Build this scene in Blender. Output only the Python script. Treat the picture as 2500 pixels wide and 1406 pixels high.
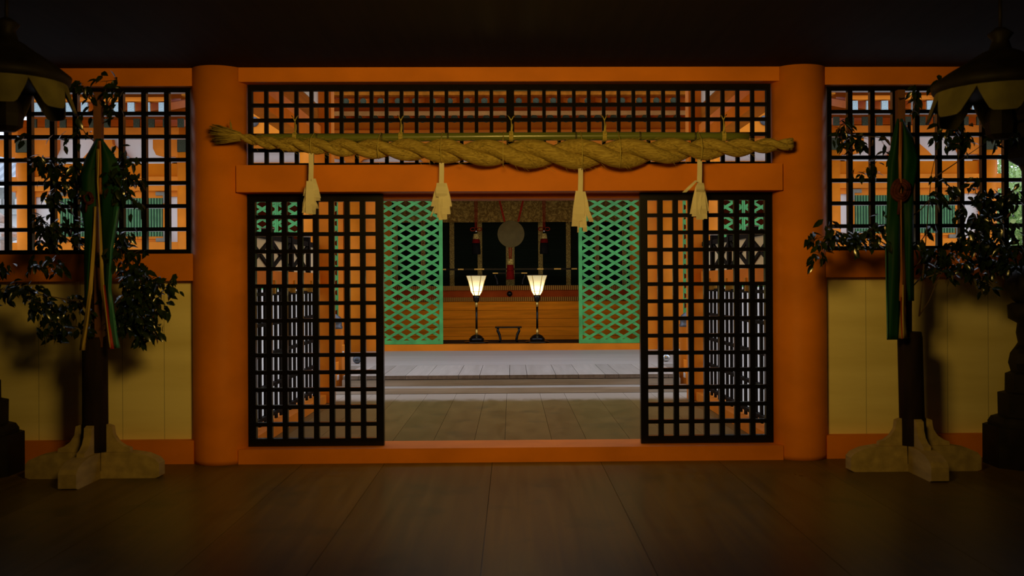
import bpy, bmesh, math, random
from mathutils import Vector, Matrix, Euler, noise as mnoise
PI = math.pi
random.seed(7)
S = bpy.context.scene
for o in list(bpy.data.objects):
    bpy.data.objects.remove(o, do_unlink=True)

# ------------------------------------------------------------------ camera
EYE, F = 1.54, 2511.0
YAW, ROLL = math.radians(0.98), math.radians(-0.31)
cam = bpy.data.objects.new('camera', bpy.data.cameras.new('camera'))
S.collection.objects.link(cam)
cam.matrix_world = Matrix.Translation((0, 0, EYE)) @ Matrix.Rotation(-YAW, 4, 'Z') @ Matrix.Rotation(PI/2, 4, 'X') @ Matrix.Rotation(ROLL, 4, 'Z')
cam.data.sensor_width = 36
cam.data.lens = 36*F/2500
cam.data.shift_x = -41/2500
cam.data.shift_y = -13/2500
cam.data.clip_end = 300
cam.data.dof.use_dof = True
cam.data.dof.focus_distance = 17.5
cam.data.dof.aperture_fstop = 2.8
S.camera = cam

# ------------------------------------------------------------------ sky, lamps, exposure
w = bpy.data.worlds.new('overcast_sky'); S.world = w; w.use_nodes = True
wn = w.node_tree
bg = wn.nodes['Background']
wtc = wn.nodes.new('ShaderNodeTexCoord'); wsep = wn.nodes.new('ShaderNodeSeparateXYZ'); wr = wn.nodes.new('ShaderNodeValToRGB')
wn.links.new(wtc.outputs['Generated'], wsep.inputs[0]); wn.links.new(wsep.outputs['Z'], wr.inputs[0])
wr.color_ramp.elements[0].color = (0.80, 0.86, 0.98, 1); wr.color_ramp.elements[1].color = (0.66, 0.78, 1.0, 1)
wn.links.new(wr.outputs[0], bg.inputs['Color'])
bg.inputs['Strength'].default_value = 1.5

def lamp(name, kind, loc, target, energy, color, **kw):
    d = bpy.data.lights.new(name, kind); d.energy = energy; d.color = color
    for k, v in kw.items(): setattr(d, k, v)
    o = bpy.data.objects.new(name, d); S.collection.objects.link(o)
    o.location = loc
    if target is not None:
        o.rotation_euler = (Vector(target)-Vector(loc)).to_track_quat('-Z', 'Y').to_euler()
    return o
lamp('hall_lamp_light', 'SPOT', (0, 3.7, 3.1), (0, 9.0, 3.0), 470, (1.0, 0.62, 0.13), spot_size=math.radians(124), spot_blend=1.0, shadow_soft_size=0.5)
lamp('daylight_from_entrance', 'AREA', (0.6, -1.6, 1.7), (0.2, 9, 1.2), 2.0, (0.72, 0.84, 1.0), shape='RECTANGLE', size=2.6, size_y=2.4)

lamp('passage_lamp_light', 'POINT', (0, 11.3, 3.0), None, 30, (1.0, 0.62, 0.13), shadow_soft_size=0.15)

S.view_settings.view_transform = 'Standard'
S.view_settings.look = 'None'
S.view_settings.exposure = 0.0
S.view_settings.gamma = 1.0
S.view_settings.use_curve_mapping = False

# ------------------------------------------------------------------ helpers
def at(px, py, Y):
    return Vector(((px-1248)*Y/F, Y, EYE+(690-py)*Y/F))
def ax(px, Y): return (px-1248)*Y/F
def az(py, Y): return EYE+(690-py)*Y/F

def tag(o, label=None, cat=None, group=None, kind=None):
    if label: o['label'] = label
    if cat: o['category'] = cat
    if group: o['group'] = group
    if kind: o['kind'] = kind
    return o
def thing(name, label, cat, loc=(0, 0, 0), group=None):
    o = bpy.data.objects.new(name, None); S.collection.objects.link(o)
    o.location = loc; o.empty_display_size = 0.1
    return tag(o, label, cat, group, 'thing')

class MB:
    def __init__(s): s.bm = bmesh.new()
    def box(s, x0, x1, y0, y1, z0, z1, m=0):
        v = [s.bm.verts.new((x, y, z)) for x in (x0, x1) for y in (y0, y1) for z in (z0, z1)]
        for f in ((0, 1, 3, 2), (4, 6, 7, 5), (0, 4, 5, 1), (2, 3, 7, 6), (0, 2, 6, 4), (1, 5, 7, 3)):
            fc = s.bm.faces.new([v[i] for i in f]); fc.material_index = m
        return s
    def bar(s, p, q, w, h, up=(0, 0, 1)):
        """square bar from p to q, w across, h along up"""
        p, q = Vector(p), Vector(q); d = (q-p).normalized(); u = Vector(up)
        if abs(d.dot(u)) > .98: u = Vector((0, 1, 0))
        sd = d.cross(u).normalized(); u = sd.cross(d)
        r = []
        for c in (p, q):
            r.append([s.bm.verts.new(c+sd*a*w/2+u*b*h/2) for a, b in ((-1, -1), (1, -1), (1, 1), (-1, 1))])
        for i in range(4):
            s.bm.faces.new((r[0][i], r[0][(i+1) % 4], r[1][(i+1) % 4], r[1][i]))
        s.bm.faces.new(r[0][::-1]); s.bm.faces.new(r[1])
        return s
    def tube(s, pts, rad, n=8, cap=True, flat=None):
        pts = [Vector(p) for p in pts]
        if not isinstance(rad, (list, tuple)): rad = [rad]*len(pts)
        rings = []; prev = None
        for i, p in enumerate(pts):
            d = (pts[min(i+1, len(pts)-1)]-pts[max(i-1, 0)])
            d = d.normalized() if d.length > 1e-9 else Vector((0, 0, 1))
            if prev is None:
                a = Vector((0, 0, 1)) if abs(d.z) < .9 else Vector((0, 1, 0))
                u = d.cross(a).normalized()
            else:
                u = (prev-d*prev.dot(d)).normalized()
            prev = u; v = d.cross(u)
            rings.append([s.bm.verts.new(p+(u*math.cos(2*PI*k/n)+v*math.sin(2*PI*k/n))*rad[i]) for k in range(n)])
        for a, b in zip(rings, rings[1:]):
            for k in range(n):
                f = s.bm.faces.new((a[k], a[(k+1) % n], b[(k+1) % n], b[k])); f.smooth = True
        if cap:
            s.bm.faces.new(rings[0][::-1]); s.bm.faces.new(rings[-1])
        return s
    def lathe(s, prof, c=(0, 0, 0), n=32, smooth=True, phase=0.0):
        """prof: (r, z) bottom to top"""
        rings = []
        for r, z in prof:
            rings.append([s.bm.verts.new((c[0]+r*math.cos(2*PI*k/n+phase), c[1]+r*math.sin(2*PI*k/n+phase), c[2]+z)) for k in range(n)])
        for a, b in zip(rings, rings[1:]):
            for k in range(n):
                f = s.bm.faces.new((a[k], a[(k+1) % n], b[(k+1) % n], b[k])); f.smooth = smooth
        if prof[0][0] > 1e-6: s.bm.faces.new(rings[0][::-1])
        if prof[-1][0] > 1e-6: s.bm.faces.new(rings[-1])
        return s
    def prism(s, poly, y0, y1, axis='y'):
        """poly in (x,z) extruded along y, or in (y,z) along x, or in (x,y) along z"""
        def V(a, b, t): return (a, t, b) if axis == 'y' else ((t, a, b) if axis == 'x' else (a, b, t))
        A = [s.bm.verts.new(V(a, b, y0)) for a, b in poly]; B = [s.bm.verts.new(V(a, b, y1)) for a, b in poly]
        n = len(poly)
        for i in range(n): s.bm.faces.new((A[i], A[(i+1) % n], B[(i+1) % n], B[i]))
        s.bm.faces.new(A[::-1]); s.bm.faces.new(B)
        return s
    def sphere(s, c, r, sx=1, sy=1, sz=1, u=16, v=10):
        ret = bmesh.ops.create_uvsphere(s.bm, u_segments=u, v_segments=v, radius=r)
        for q in ret['verts']:
            q.co = Vector((q.co.x*sx, q.co.y*sy, q.co.z*sz))+Vector(c)
        for f in {f for q in ret['verts'] for f in q.link_faces}: f.smooth = True
        return s
    def leaf(s, p, d, nrm, L, W, fold=.25):
        p = Vector(p); d = Vector(d).normalized(); nrm = Vector(nrm); sd = d.cross(nrm)
        sd = sd.normalized() if sd.length > 1e-6 else Vector((1, 0, 0)); nn = sd.cross(d).normalized()
        m = [p, p+d*L*.3-nn*L*.02, p+d*L*.65-nn*L*.06, p+d*L-nn*L*.18]
        wd = [(.3, .8), (.65, .85)]
        mv = [s.bm.verts.new(q) for q in m]
        for sg in (1, -1):
            e1 = s.bm.verts.new(m[1]+sd*sg*W*.5+nn*W*fold*.5); e2 = s.bm.verts.new(m[2]+sd*sg*W*.42+nn*W*fold*.4)
            for q in ((mv[0], mv[1], e1), (mv[1], mv[2], e2, e1), (mv[2], mv[3], e2)):
                f = s.bm.faces.new(q if sg < 0 else q[::-1]); f.smooth = True
        return s
    def build(s, name, mat, parent=None, bevel=0, tone=None):
        bm = s.bm
        if bevel:
            bmesh.ops.bevel(bm, geom=[e for e in bm.edges if len(e.link_faces) == 2 and e.calc_face_angle(0) > .6], offset=bevel, segments=2, affect='EDGES', profile=.5, clamp_overlap=True)
        bmesh.ops.recalc_face_normals(bm, faces=bm.faces)
        me = bpy.data.meshes.new(name); bm.to_mesh(me); bm.free()
        o = bpy.data.objects.new(name, me); S.collection.objects.link(o)
        for m in (mat if isinstance(mat, (list, tuple)) else [mat]): me.materials.append(m)
        if parent:
            o.parent = parent
            o.matrix_parent_inverse = Matrix.Translation(parent.location).inverted() if parent.type == 'EMPTY' else Matrix()
        return o
def struct(name, mb, mat, label=None, cat=None, bevel=0):
    return tag(mb.build(name, mat, None, bevel), label, cat, None, 'structure')
def solo(name, mb, mat, label, cat, group=None, bevel=0):
    return tag(mb.build(name, mat, None, bevel), label, cat, group, 'thing')
def copy_tree(o, parent=None, off=None):
    c = o.copy(); S.collection.objects.link(c)
    if parent: c.parent = parent
    elif off is not None: c.location = Vector(o.location)+Vector(off)
    for ch in list(o.children): copy_tree(ch, c)
    return c

# ------------------------------------------------------------------ materials
def nodes(name):
    m = bpy.data.materials.new(name); m.use_nodes = True
    nt = m.node_tree; return m, nt, nt.nodes['Principled BSDF']
def N(nt, t, **kw):
    n = nt.nodes.new(t)
    for k, v in kw.items(): setattr(n, k, v)
    return n
def surf(name, col, rough=.5, var=.12, scale=(2, 2, 2), metal=0, bump=.0, col2=None, detail=5, spec=.5, coat=0, tint=None):
    m, nt, b = nodes(name); L = nt.links.new
    tc = N(nt, 'ShaderNodeTexCoord'); mp = N(nt, 'ShaderNodeMapping'); mp.inputs['Scale'].default_value = scale
    L(tc.outputs['Object'], mp.inputs[0])
    nz = N(nt, 'ShaderNodeTexNoise'); nz.inputs['Scale'].default_value = 1.5; nz.inputs['Detail'].default_value = detail
    L(mp.outputs[0], nz.inputs['Vector'])
    r = N(nt, 'ShaderNodeValToRGB')
    c2 = col2 or tuple(c*(1-var*1.6) for c in col); c1 = tuple(min(1, c*(1+var*.6)) for c in col) if not col2 else col
    r.color_ramp.elements[0].position = .3; r.color_ramp.elements[1].position = .7
    r.color_ramp.elements[0].color = (*c2, 1); r.color_ramp.elements[1].color = (*c1, 1)
    L(nz.outputs['Fac'], r.inputs[0]); L(r.outputs[0], b.inputs['Base Color'])
    b.inputs['Roughness'].default_value = rough; b.inputs['Metallic'].default_value = metal
    b.inputs['Specular IOR Level'].default_value = spec; b.inputs['Coat Weight'].default_value = coat
    if tint: b.inputs['Specular Tint'].default_value = (*tint, 1)
    if bump:
        bp = N(nt, 'ShaderNodeBump'); bp.inputs['Strength'].default_value = bump; bp.inputs['Distance'].default_value = .01
        L(nz.outputs['Fac'], bp.inputs['Height']); L(bp.outputs[0], b.inputs['Normal'])
    return m
def boards(name, c1, c2, rough, grain=(18, .7, 18), stain=None, bump=.08, spec=.5, tint=(1, 1, 1), skylit=None):
    """bare wood: long grain, a tone of its own for every board (mesh attribute), soft stains"""
    m, nt, b = nodes(name); L = nt.links.new
    tc = N(nt, 'ShaderNodeTexCoord'); mp = N(nt, 'ShaderNodeMapping'); mp.inputs['Scale'].default_value = grain
    L(tc.outputs['Object'], mp.inputs[0])
    nz = N(nt, 'ShaderNodeTexNoise'); nz.inputs['Scale'].default_value = 1; nz.inputs['Detail'].default_value = 6; nz.inputs['Distortion'].default_value = .6
    L(mp.outputs[0], nz.inputs['Vector'])
    r = N(nt, 'ShaderNodeValToRGB'); r.color_ramp.elements[0].position = .3; r.color_ramp.elements[1].position = .72
    r.color_ramp.elements[0].color = (*c2, 1); r.color_ramp.elements[1].color = (*c1, 1)
    L(nz.outputs['Fac'], r.inputs[0])
    at_ = N(nt, 'ShaderNodeAttribute'); at_.attribute_name = 'tone'
    mx = N(nt, 'ShaderNodeMix', data_type='RGBA', blend_type='MULTIPLY'); mx.inputs[0].default_value = 1
    L(r.outputs[0], mx.inputs[6]); L(at_.outputs['Color'], mx.inputs[7])
    out = mx.outputs[2]
    if stain:
        n2 = N(nt, 'ShaderNodeTexNoise'); n2.inputs['Scale'].default_value = 2.2; n2.inputs['Detail'].default_value = 4
        mp2 = N(nt, 'ShaderNodeMapping'); mp2.inputs['Scale'].default_value = (1, .8, 1); L(tc.outputs['Object'], mp2.inputs[0]); L(mp2.outputs[0], n2.inputs['Vector'])
        r2 = N(nt, 'ShaderNodeValToRGB'); r2.color_ramp.elements[0].position = .56; r2.color_ramp.elements[1].position = .74
        r2.color_ramp.elements[0].color = (0, 0, 0, 1); r2.color_ramp.elements[1].color = (.75, .75, .75, 1)
        L(n2.outputs['Fac'], r2.inputs[0])
        m2 = N(nt, 'ShaderNodeMix', data_type='RGBA'); L(r2.outputs[0], m2.inputs[0]); L(out, m2.inputs[6]); m2.inputs[7].default_value = (*stain, 1)
        out = m2.outputs[2]
    if skylit:      # paler board ends: daylight beyond the roof edge painted into the colour
        y0, y1, wc = skylit
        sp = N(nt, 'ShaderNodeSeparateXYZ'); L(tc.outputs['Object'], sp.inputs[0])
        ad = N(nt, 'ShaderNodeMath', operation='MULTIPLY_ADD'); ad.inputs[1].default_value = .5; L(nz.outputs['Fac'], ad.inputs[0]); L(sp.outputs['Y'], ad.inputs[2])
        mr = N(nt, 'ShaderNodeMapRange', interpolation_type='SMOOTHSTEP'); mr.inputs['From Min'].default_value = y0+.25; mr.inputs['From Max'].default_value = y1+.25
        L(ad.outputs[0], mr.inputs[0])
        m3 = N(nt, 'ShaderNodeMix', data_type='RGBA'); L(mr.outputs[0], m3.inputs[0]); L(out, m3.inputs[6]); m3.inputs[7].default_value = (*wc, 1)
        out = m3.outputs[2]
    L(out, b.inputs['Base Color'])
    rr = N(nt, 'ShaderNodeMapRange'); rr.inputs['To Min'].default_value = rough*.8; rr.inputs['To Max'].default_value = rough*1.25
    L(nz.outputs['Fac'], rr.inputs[0]); L(rr.outputs[0], b.inputs['Roughness'])
    b.inputs['Specular IOR Level'].default_value = spec; b.inputs['Specular Tint'].default_value = (*tint, 1)
    bp = N(nt, 'ShaderNodeBump'); bp.inputs['Strength'].default_value = bump; bp.inputs['Distance'].default_value = .004
    L(nz.outputs['Fac'], bp.inputs['Height']); L(bp.outputs[0], b.inputs['Normal'])
    return m
def set_tone(o, amount=.25, tint=.0):
    """one tone per loose board"""
    me = o.data; bm = bmesh.new(); bm.from_mesh(me); seen = {}; idx = 0
    for v in bm.verts:
        if v in seen: continue
        st = [v]; t = 1-amount*random.random(); g = 1-tint*random.random()
        while st:
            q = st.pop()
            if q in seen: continue
            seen[q] = (t*g, t, t*g)
            st += [e.other_vert(q) for e in q.link_edges if e.other_vert(q) not in seen]
    vals = [seen[v] for v in bm.verts]; bm.free()
    a = me.attributes.new('tone', 'FLOAT_COLOR', 'POINT')
    for i, t in enumerate(vals): a.data[i].color = (*t, 1)
    return o
def brocade(name, c1, c2, scale=30, rough=.45, metal=.5):
    m, nt, b = nodes(name); L = nt.links.new
    tc = N(nt, 'ShaderNodeTexCoord')
    v = N(nt, 'ShaderNodeTexVoronoi', feature='DISTANCE_TO_EDGE'); v.inputs['Scale'].default_value = scale
    nz = N(nt, 'ShaderNodeTexNoise'); nz.inputs['Scale'].default_value = scale*1.2; nz.inputs['Detail'].default_value = 3; nz.inputs['Distortion'].default_value = 2.5
    L(tc.outputs['Object'], v.inputs['Vector']); L(tc.outputs['Object'], nz.inputs['Vector'])
    ad = N(nt, 'ShaderNodeMath', operation='MULTIPLY_ADD'); L(v.outputs['Distance'], ad.inputs[0]); ad.inputs[1].default_value = .5; L(nz.outputs['Fac'], ad.inputs[2])
    r = N(nt, 'ShaderNodeValToRGB'); r.color_ramp.elements[0].position = .48; r.color_ramp.elements[1].position = .72
    r.color_ramp.elements[0].color = (*c2, 1); r.color_ramp.elements[1].color = (*c1, 1)
    L(ad.outputs[0], r.inputs[0]); L(r.outputs[0], b.inputs['Base Color'])
    b.inputs['Roughness'].default_value = rough; b.inputs['Metallic'].default_value = metal; b.inputs['Specular IOR Level'].default_value = .05
    return m
def stripes(name, c1, c2, freq, rough=.5):
    m, nt, b = nodes(name); L = nt.links.new
    tc = N(nt, 'ShaderNodeTexCoord'); sp = N(nt, 'ShaderNodeSeparateXYZ'); L(tc.outputs['Object'], sp.inputs[0])
    a = N(nt, 'ShaderNodeMath', operation='MULTIPLY'); a.inputs[1].default_value = freq; L(sp.outputs['X'], a.inputs[0])
    fr = N(nt, 'ShaderNodeMath', operation='FRACT'); L(a.outputs[0], fr.inputs[0])
    g = N(nt, 'ShaderNodeMath', operation='GREATER_THAN'); g.inputs[1].default_value = .5; L(fr.outputs[0], g.inputs[0])
    mx = N(nt, 'ShaderNodeMix', data_type='RGBA'); L(g.outputs[0], mx.inputs[0]); mx.inputs[6].default_value = (*c1, 1); mx.inputs[7].default_value = (*c2, 1)
    L(mx.outputs[2], b.inputs['Base Color']); b.inputs['Roughness'].default_value = rough; b.inputs['Specular IOR Level'].default_value = .05
    return m
def plaster_panel(name, col, dark, seam_w=.004):
    """pale wooden panel: wide faint horizontal figure, thin vertical seams every 0.36 m"""
    m, nt, b = nodes(name); L = nt.links.new
    tc = N(nt, 'ShaderNodeTexCoord'); mp = N(nt, 'ShaderNodeMapping'); mp.inputs['Scale'].default_value = (.55, 1, 3.6)
    L(tc.outputs['Object'], mp.inputs[0])
    nz = N(nt, 'ShaderNodeTexNoise'); nz.inputs['Scale'].default_value = 1.3; nz.inputs['Detail'].default_value = 4; L(mp.outputs[0], nz.inputs['Vector'])
    r = N(nt, 'ShaderNodeValToRGB'); r.color_ramp.elements[0].position = .3; r.color_ramp.elements[1].position = .62
    r.color_ramp.elements[0].color = (*dark, 1); r.color_ramp.elements[1].color = (*col, 1); L(nz.outputs['Fac'], r.inputs[0])
    sp = N(nt, 'ShaderNodeSeparateXYZ'); L(tc.outputs['Object'], sp.inputs[0])
    a = N(nt, 'ShaderNodeMath', operation='MULTIPLY_ADD'); a.inputs[1].default_value = 1/.36; a.inputs[2].default_value = .37; L(sp.outputs['X'], a.inputs[0])
    fr = N(nt, 'ShaderNodeMath', operation='FRACT'); L(a.outputs[0], fr.inputs[0])
    g = N(nt, 'ShaderNodeMath', operation='LESS_THAN'); g.inputs[1].default_value = seam_w/.36; L(fr.outputs[0], g.inputs[0])
    mx = N(nt, 'ShaderNodeMix', data_type='RGBA'); L(g.outputs[0], mx.inputs[0]); L(r.outputs[0], mx.inputs[6]); mx.inputs[7].default_value = (*[c*.35 for c in col], 1)
    L(mx.outputs[2], b.inputs['Base Color']); b.inputs['Roughness'].default_value = .75
    return m

M = {}
M['orange'] = surf('orange_lacquer', (.80, .235, .010), .55, .13, (1.2, 1.2, 1.6), bump=.03, spec=.15)
M['orange_d'] = surf('orange_paint', (.72, .205, .009), .8, .10, (2, 2, 2), spec=.02)
M['brown'] = surf('brown_boards', (.46, .15, .012), .8, .2, (8, .6, 8), spec=.02)
M['cream'] = plaster_panel('cream_panel', (.95, .82, .37), (.80, .67, .26))
M['white'] = surf('white_plaster', (.78, .76, .72), .8, .04, (1, 1, 1))
M['black'] = surf('black_lacquer', (.006, .005, .004), .25, .2, (4, 4, 4), spec=.3)
M['black_m'] = surf('black_wood', (.008, .006, .004), .75, .2, (6, 6, 6), spec=.08)
M['dark_wood'] = surf('dark_ceiling_boards', (.022, .014, .008), .8, .2, (10, .5, 10), spec=.1)
M['floor'] = boards('hall_floor_boards', (.20, .128, .026), (.13, .082, .015), .34, (14, .6, 14), stain=(.08, .065, .015), spec=.05, tint=(1, .7, .12))
M['pfloor'] = boards('passage_floor_boards', (.28, .185, .065), (.20, .128, .042), .40, (5, 1.6, 14), stain=(.11, .085, .035), spec=.05, tint=(1, .75, .3), skylit=(13.35, 13.85, (.46, .39, .31)))
M['deck'] = boards('weathered_deck_boards', (.60, .53, .46), (.48, .42, .36), .55, (12, .8, 12), spec=.25)
M['deckx'] = boards('weathered_long_boards', (.60, .54, .48), (.48, .42, .37), .55, (.5, 9, 14), spec=.25)
M['endgrain'] = boards('weathered_end_grain', (.24, .19, .145), (.16, .12, .09), .7, (20, 20, 20), spec=.05)
M['step'] = boards('step_wood', (.52, .46, .39), (.36, .31, .25), .6, (1.1, 9, 16), spec=.15)
M['xpanel'] = surf('cream_board', (.88, .78, .52), .8, .05, (1, 1, 1), spec=.1)
M['plate'] = surf('grey_bronze_plate', (.24, .22, .17), .6, .15, (6, 6, 6), metal=.1, spec=.1)
M['pale_rail'] = surf('pale_orange_rail', (.72, .40, .12), .7, .15, (3, 3, 3), spec=.1)
M['green'] = surf('green_lattice_paint', (.085, .47, .115), .45, .22, (3, 3, 3))
M['green_edge'] = surf('pale_green_worn', (.27, .60, .30), .6, .2, (5, 5, 5))
M['green_d'] = surf('green_window_bars', (.010, .075, .020), .6, .15, (3, 3, 3))
M['cap'] = surf('verdigris_cap', (.055, .065, .035), .6, .3, (40, 40, 40), metal=.1, bump=.3, spec=.15)
M['cap_l'] = surf('pale_metal_cap', (.42, .55, .58), .4, .3, (45, 45, 45), metal=.3, bump=.4)
M['metal'] = surf('grey_metal', (.42, .43, .40), .4, .12, (6, 6, 6), metal=.5)
M['dark_metal'] = surf('dark_grey_metal', (.12, .13, .15), .4, .15, (6, 6, 6), metal=.6)
M['gold'] = surf('gold_fitting', (.75, .5, .12), .35, .2, (20, 20, 20), metal=.8)
M['silver'] = surf('silver_bell_metal', (.6, .6, .58), .22, .1, (6, 6, 6), metal=1)
M['straw'] = surf('rice_straw', (.62, .47, .12), .75, .25, (6, 80, 80), col2=(.27, .18, .03), bump=1.0, detail=8, spec=.15)
M['straw_thin'] = surf('straw_cord', (.62, .50, .12), .7, .1, (30, 30, 30))
M['bamboo'] = surf('green_bamboo', (.17, .20, .035), .3, .2, (.6, 6, 6), coat=.2)
M['node_'] = surf('bamboo_node', (.07, .07, .02), .5, .2, (5, 5, 5))
M['paper'] = surf('white_paper', (.85, .78, .58), .8, .06, (4, 4, 4))
M['bark'] = surf('dark_bark', (.020, .011, .007), .8, .3, (10, 10, 2), bump=.3, spec=.15)
M['twig'] = surf('twig_bark', (.09, .05, .025), .7, .2, (10, 10, 10))
M['pole'] = surf('red_brown_pole', (.20, .075, .025), .6, .2, (12, 12, 1.5))
M['pale_wood'] = surf('pale_stand_wood', (.46, .34, .13), .6, .18, (9, 2, 9), bump=.05, spec=.2)
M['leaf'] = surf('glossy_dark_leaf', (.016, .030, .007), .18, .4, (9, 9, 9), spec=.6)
M['leaf_far'] = surf('bright_green_leaf', (.55, .72, .26), .6, .45, (1.5, 1.5, 1.5), col2=(.16, .32, .06))
M['silk_green'] = surf('green_silk', (.006, .050, .020), .6, .2, (6, 6, 1), spec=.15)
M['silk_yellow'] = surf('yellow_silk', (.55, .38, .08), .6, .15, (6, 6, 1))
M['silk_red'] = surf('red_silk', (.42, .03, .012), .6, .15, (6, 6, 1))
M['silk_teal'] = surf('teal_silk', (.03, .20, .15), .5, .15, (6, 6, 1))
M['silk_orange'] = surf('orange_silk', (.40, .14, .03), .6, .15, (6, 6, 1))
M['red_berry'] = surf('dark_red_cord_ball', (.075, .007, .003), .8, .3, (40, 40, 40), bump=.5)
M['bronze'] = surf('dark_bronze', (.018, .014, .007), .6, .3, (5, 5, 5), metal=.2, bump=.1, spec=.2)
M['olive'] = surf('olive_patina_bronze', (.17, .145, .035), .6, .25, (4, 4, 4), metal=.15, bump=.1)
M['sudare'] = surf('dark_green_blind', (.012, .018, .008), .8, .3, (.5, 1, 90), bump=.3, spec=.08)
M['valance'] = brocade('gold_brocade', (.60, .40, .09), (.26, .155, .03), 9, .7, 0)
M['strip'] = brocade('gold_strip_brocade', (.80, .58, .14), (.26, .16, .04), 30, .6, 0)
M['band'] = stripes('gold_red_banding', (.40, .20, .03), (.15, .04, .006), 24)
M['redband'] = surf('red_brown_panel', (.34, .05, .006), .8, .15, (2, 2, 2), spec=.03)
M['platform'] = surf('orange_platform_boards', (.82, .24, .008), .6, .16, (.8, 4, 12), spec=.03)
M['mirror'] = surf('old_bronze_mirror', (.12, .080, .02), .6, .1, (5, 5, 5), metal=.0, spec=.1)
M['cord_red'] = surf('red_cord', (.30, .02, .003), .7, .15, (30, 30, 30), spec=.1)
M['dark_red'] = surf('dark_red_tassel', (.16, .006, .003), .8, .2, (20, 20, 2), spec=.03)
M['ground'] = surf('pale_gravel', (.62, .61, .59), .9, .2, (9, 9, 9), bump=.3)
M['stone'] = surf('pale_granite', (.66, .67, .64), .85, .2, (9, 9, 9), bump=.3)
M['tile'] = stripes('grey_roof_tile', (.50, .54, .58), (.34, .37, .41), 3.2, .6)
def paper_shade():
    m, nt, b = nodes('lit_lamp_paper'); L = nt.links.new
    tr = N(nt, 'ShaderNodeBsdfTranslucent'); tr.inputs[0].default_value = (1, .93, .68, 1)
    df = N(nt, 'ShaderNodeBsdfDiffuse'); df.inputs[0].default_value = (.9, .84, .62, 1)
    mx = N(nt, 'ShaderNodeMixShader'); mx.inputs[0].default_value = .75
    L(df.outputs[0], mx.inputs[1]); L(tr.outputs[0], mx.inputs[2])
    em = N(nt, 'ShaderNodeEmission'); em.inputs[0].default_value = (1, .86, .45, 1); em.inputs[1].default_value = .24
    ad = N(nt, 'ShaderNodeAddShader'); L(mx.outputs[0], ad.inputs[0]); L(em.outputs[0], ad.inputs[1])
    L(ad.outputs[0], nt.nodes['Material Output'].inputs[0])
    return m
M['shade'] = paper_shade()

# ================================================================== THE FRONT HALL
D = 9.0                    # front wall plane
PX = 2.53                  # pillar axis
HX = 5.75                  # half width of the hall
b = MB()
xs = [-HX, -5.0, -4.2, -3.4, -2.6, -1.79, -1.09, -.17, .76, 1.77, 2.55, 3.4, 4.2, 5.0, HX]
for x0, x1 in zip(xs, xs[1:]): b.box(x0+.002, x1-.002, -2.2, 9.2, -.06, 0)
set_tone(struct('floor', b, M['floor'], bevel=.003), .22, .06)
struct('ceiling', MB().box(-HX, HX, -2.2, 9.3, 3.40, 3.5), M['dark_wood'])
struct('wall_left', MB().box(-HX-.12, -HX, -2.2, 9.3, -.06, 3.5), M['dark_wood'])
struct('wall_right', MB().box(HX, HX+.12, -2.2, 9.3, -.06, 3.5), M['dark_wood'])
struct('wall_back', MB().box(-HX, HX, -2.35, -2.2, -.06, 3.5), M['dark_wood'])

# pillars
for sg, lb in ((-1, 'thick round orange pillar left of the lattice doorway, straw rope end across it'), (1, 'thick round orange pillar right of the lattice doorway, cut rope end beside it')):
    t = thing('round_pillar', lb, 'pillar', (sg*PX, D, 0), 'front pillars beside the doorway')
    MB().lathe([(.232, 0), (.235, .04), (.235, 3.40)], (sg*PX, D, 0), 64).build('shaft', M['orange'], t)
# beams and rails of the wall
def beam(name, x0, x1, y0, y1, z0, z1, label, cat='beam', mat=None, bev=.008):
    return solo(name, MB().box(x0, x1, y0, y1, z0, z1), mat or M['orange'], label, cat, None, bev)
G = .2                     # half gap hidden inside the pillars
beam('head_beam', -PX+G, PX-G, D-.14, D+.12, 3.275, 3.398, 'long orange beam under the ceiling above the lattice transom')
beam('lintel_beam', -PX+.19, PX-.19, D-.19, D+.10, 2.325, 2.555, 'deep orange lintel beam below the straw rope, over the doors')
beam('door_head_rail', -PX+.23, PX-.23, D+.10, D+.34, 2.285, 2.40, 'thin orange door head rail under the deep lintel', 'rail')
beam('threshold_sill', -PX+.19, PX-.19, D-.17, D+.26, .0, .125, 'low orange threshold sill under the doors, lying on the floor', 'sill')
for sg, side in ((-1, 'left'), (1, 'right')):
    xa, xb = sorted((sg*(PX+G), sg*HX))
    beam('head_beam', xa, xb, D-.12, D+.10, 3.245, 3.398, f'orange beam above the square lattice window on the {side}')
    beam('window_rail', xa, xb, D-.12, D+.10, 1.572, 1.805, f'orange rail between lattice window and pale panel on the {side}', 'rail')
    beam('ground_sill', xa, xb, D-.13, D+.10, 0, .20, f'orange ground sill under the pale panel on the {side}', 'sill')
    struct('wall_front_'+side, MB().box(xa, xb, D-.03, D+.06, .20, 1.572), M['cream'], f'pale yellow boarded panel below the {side} lattice window', 'wall panel')

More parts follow.
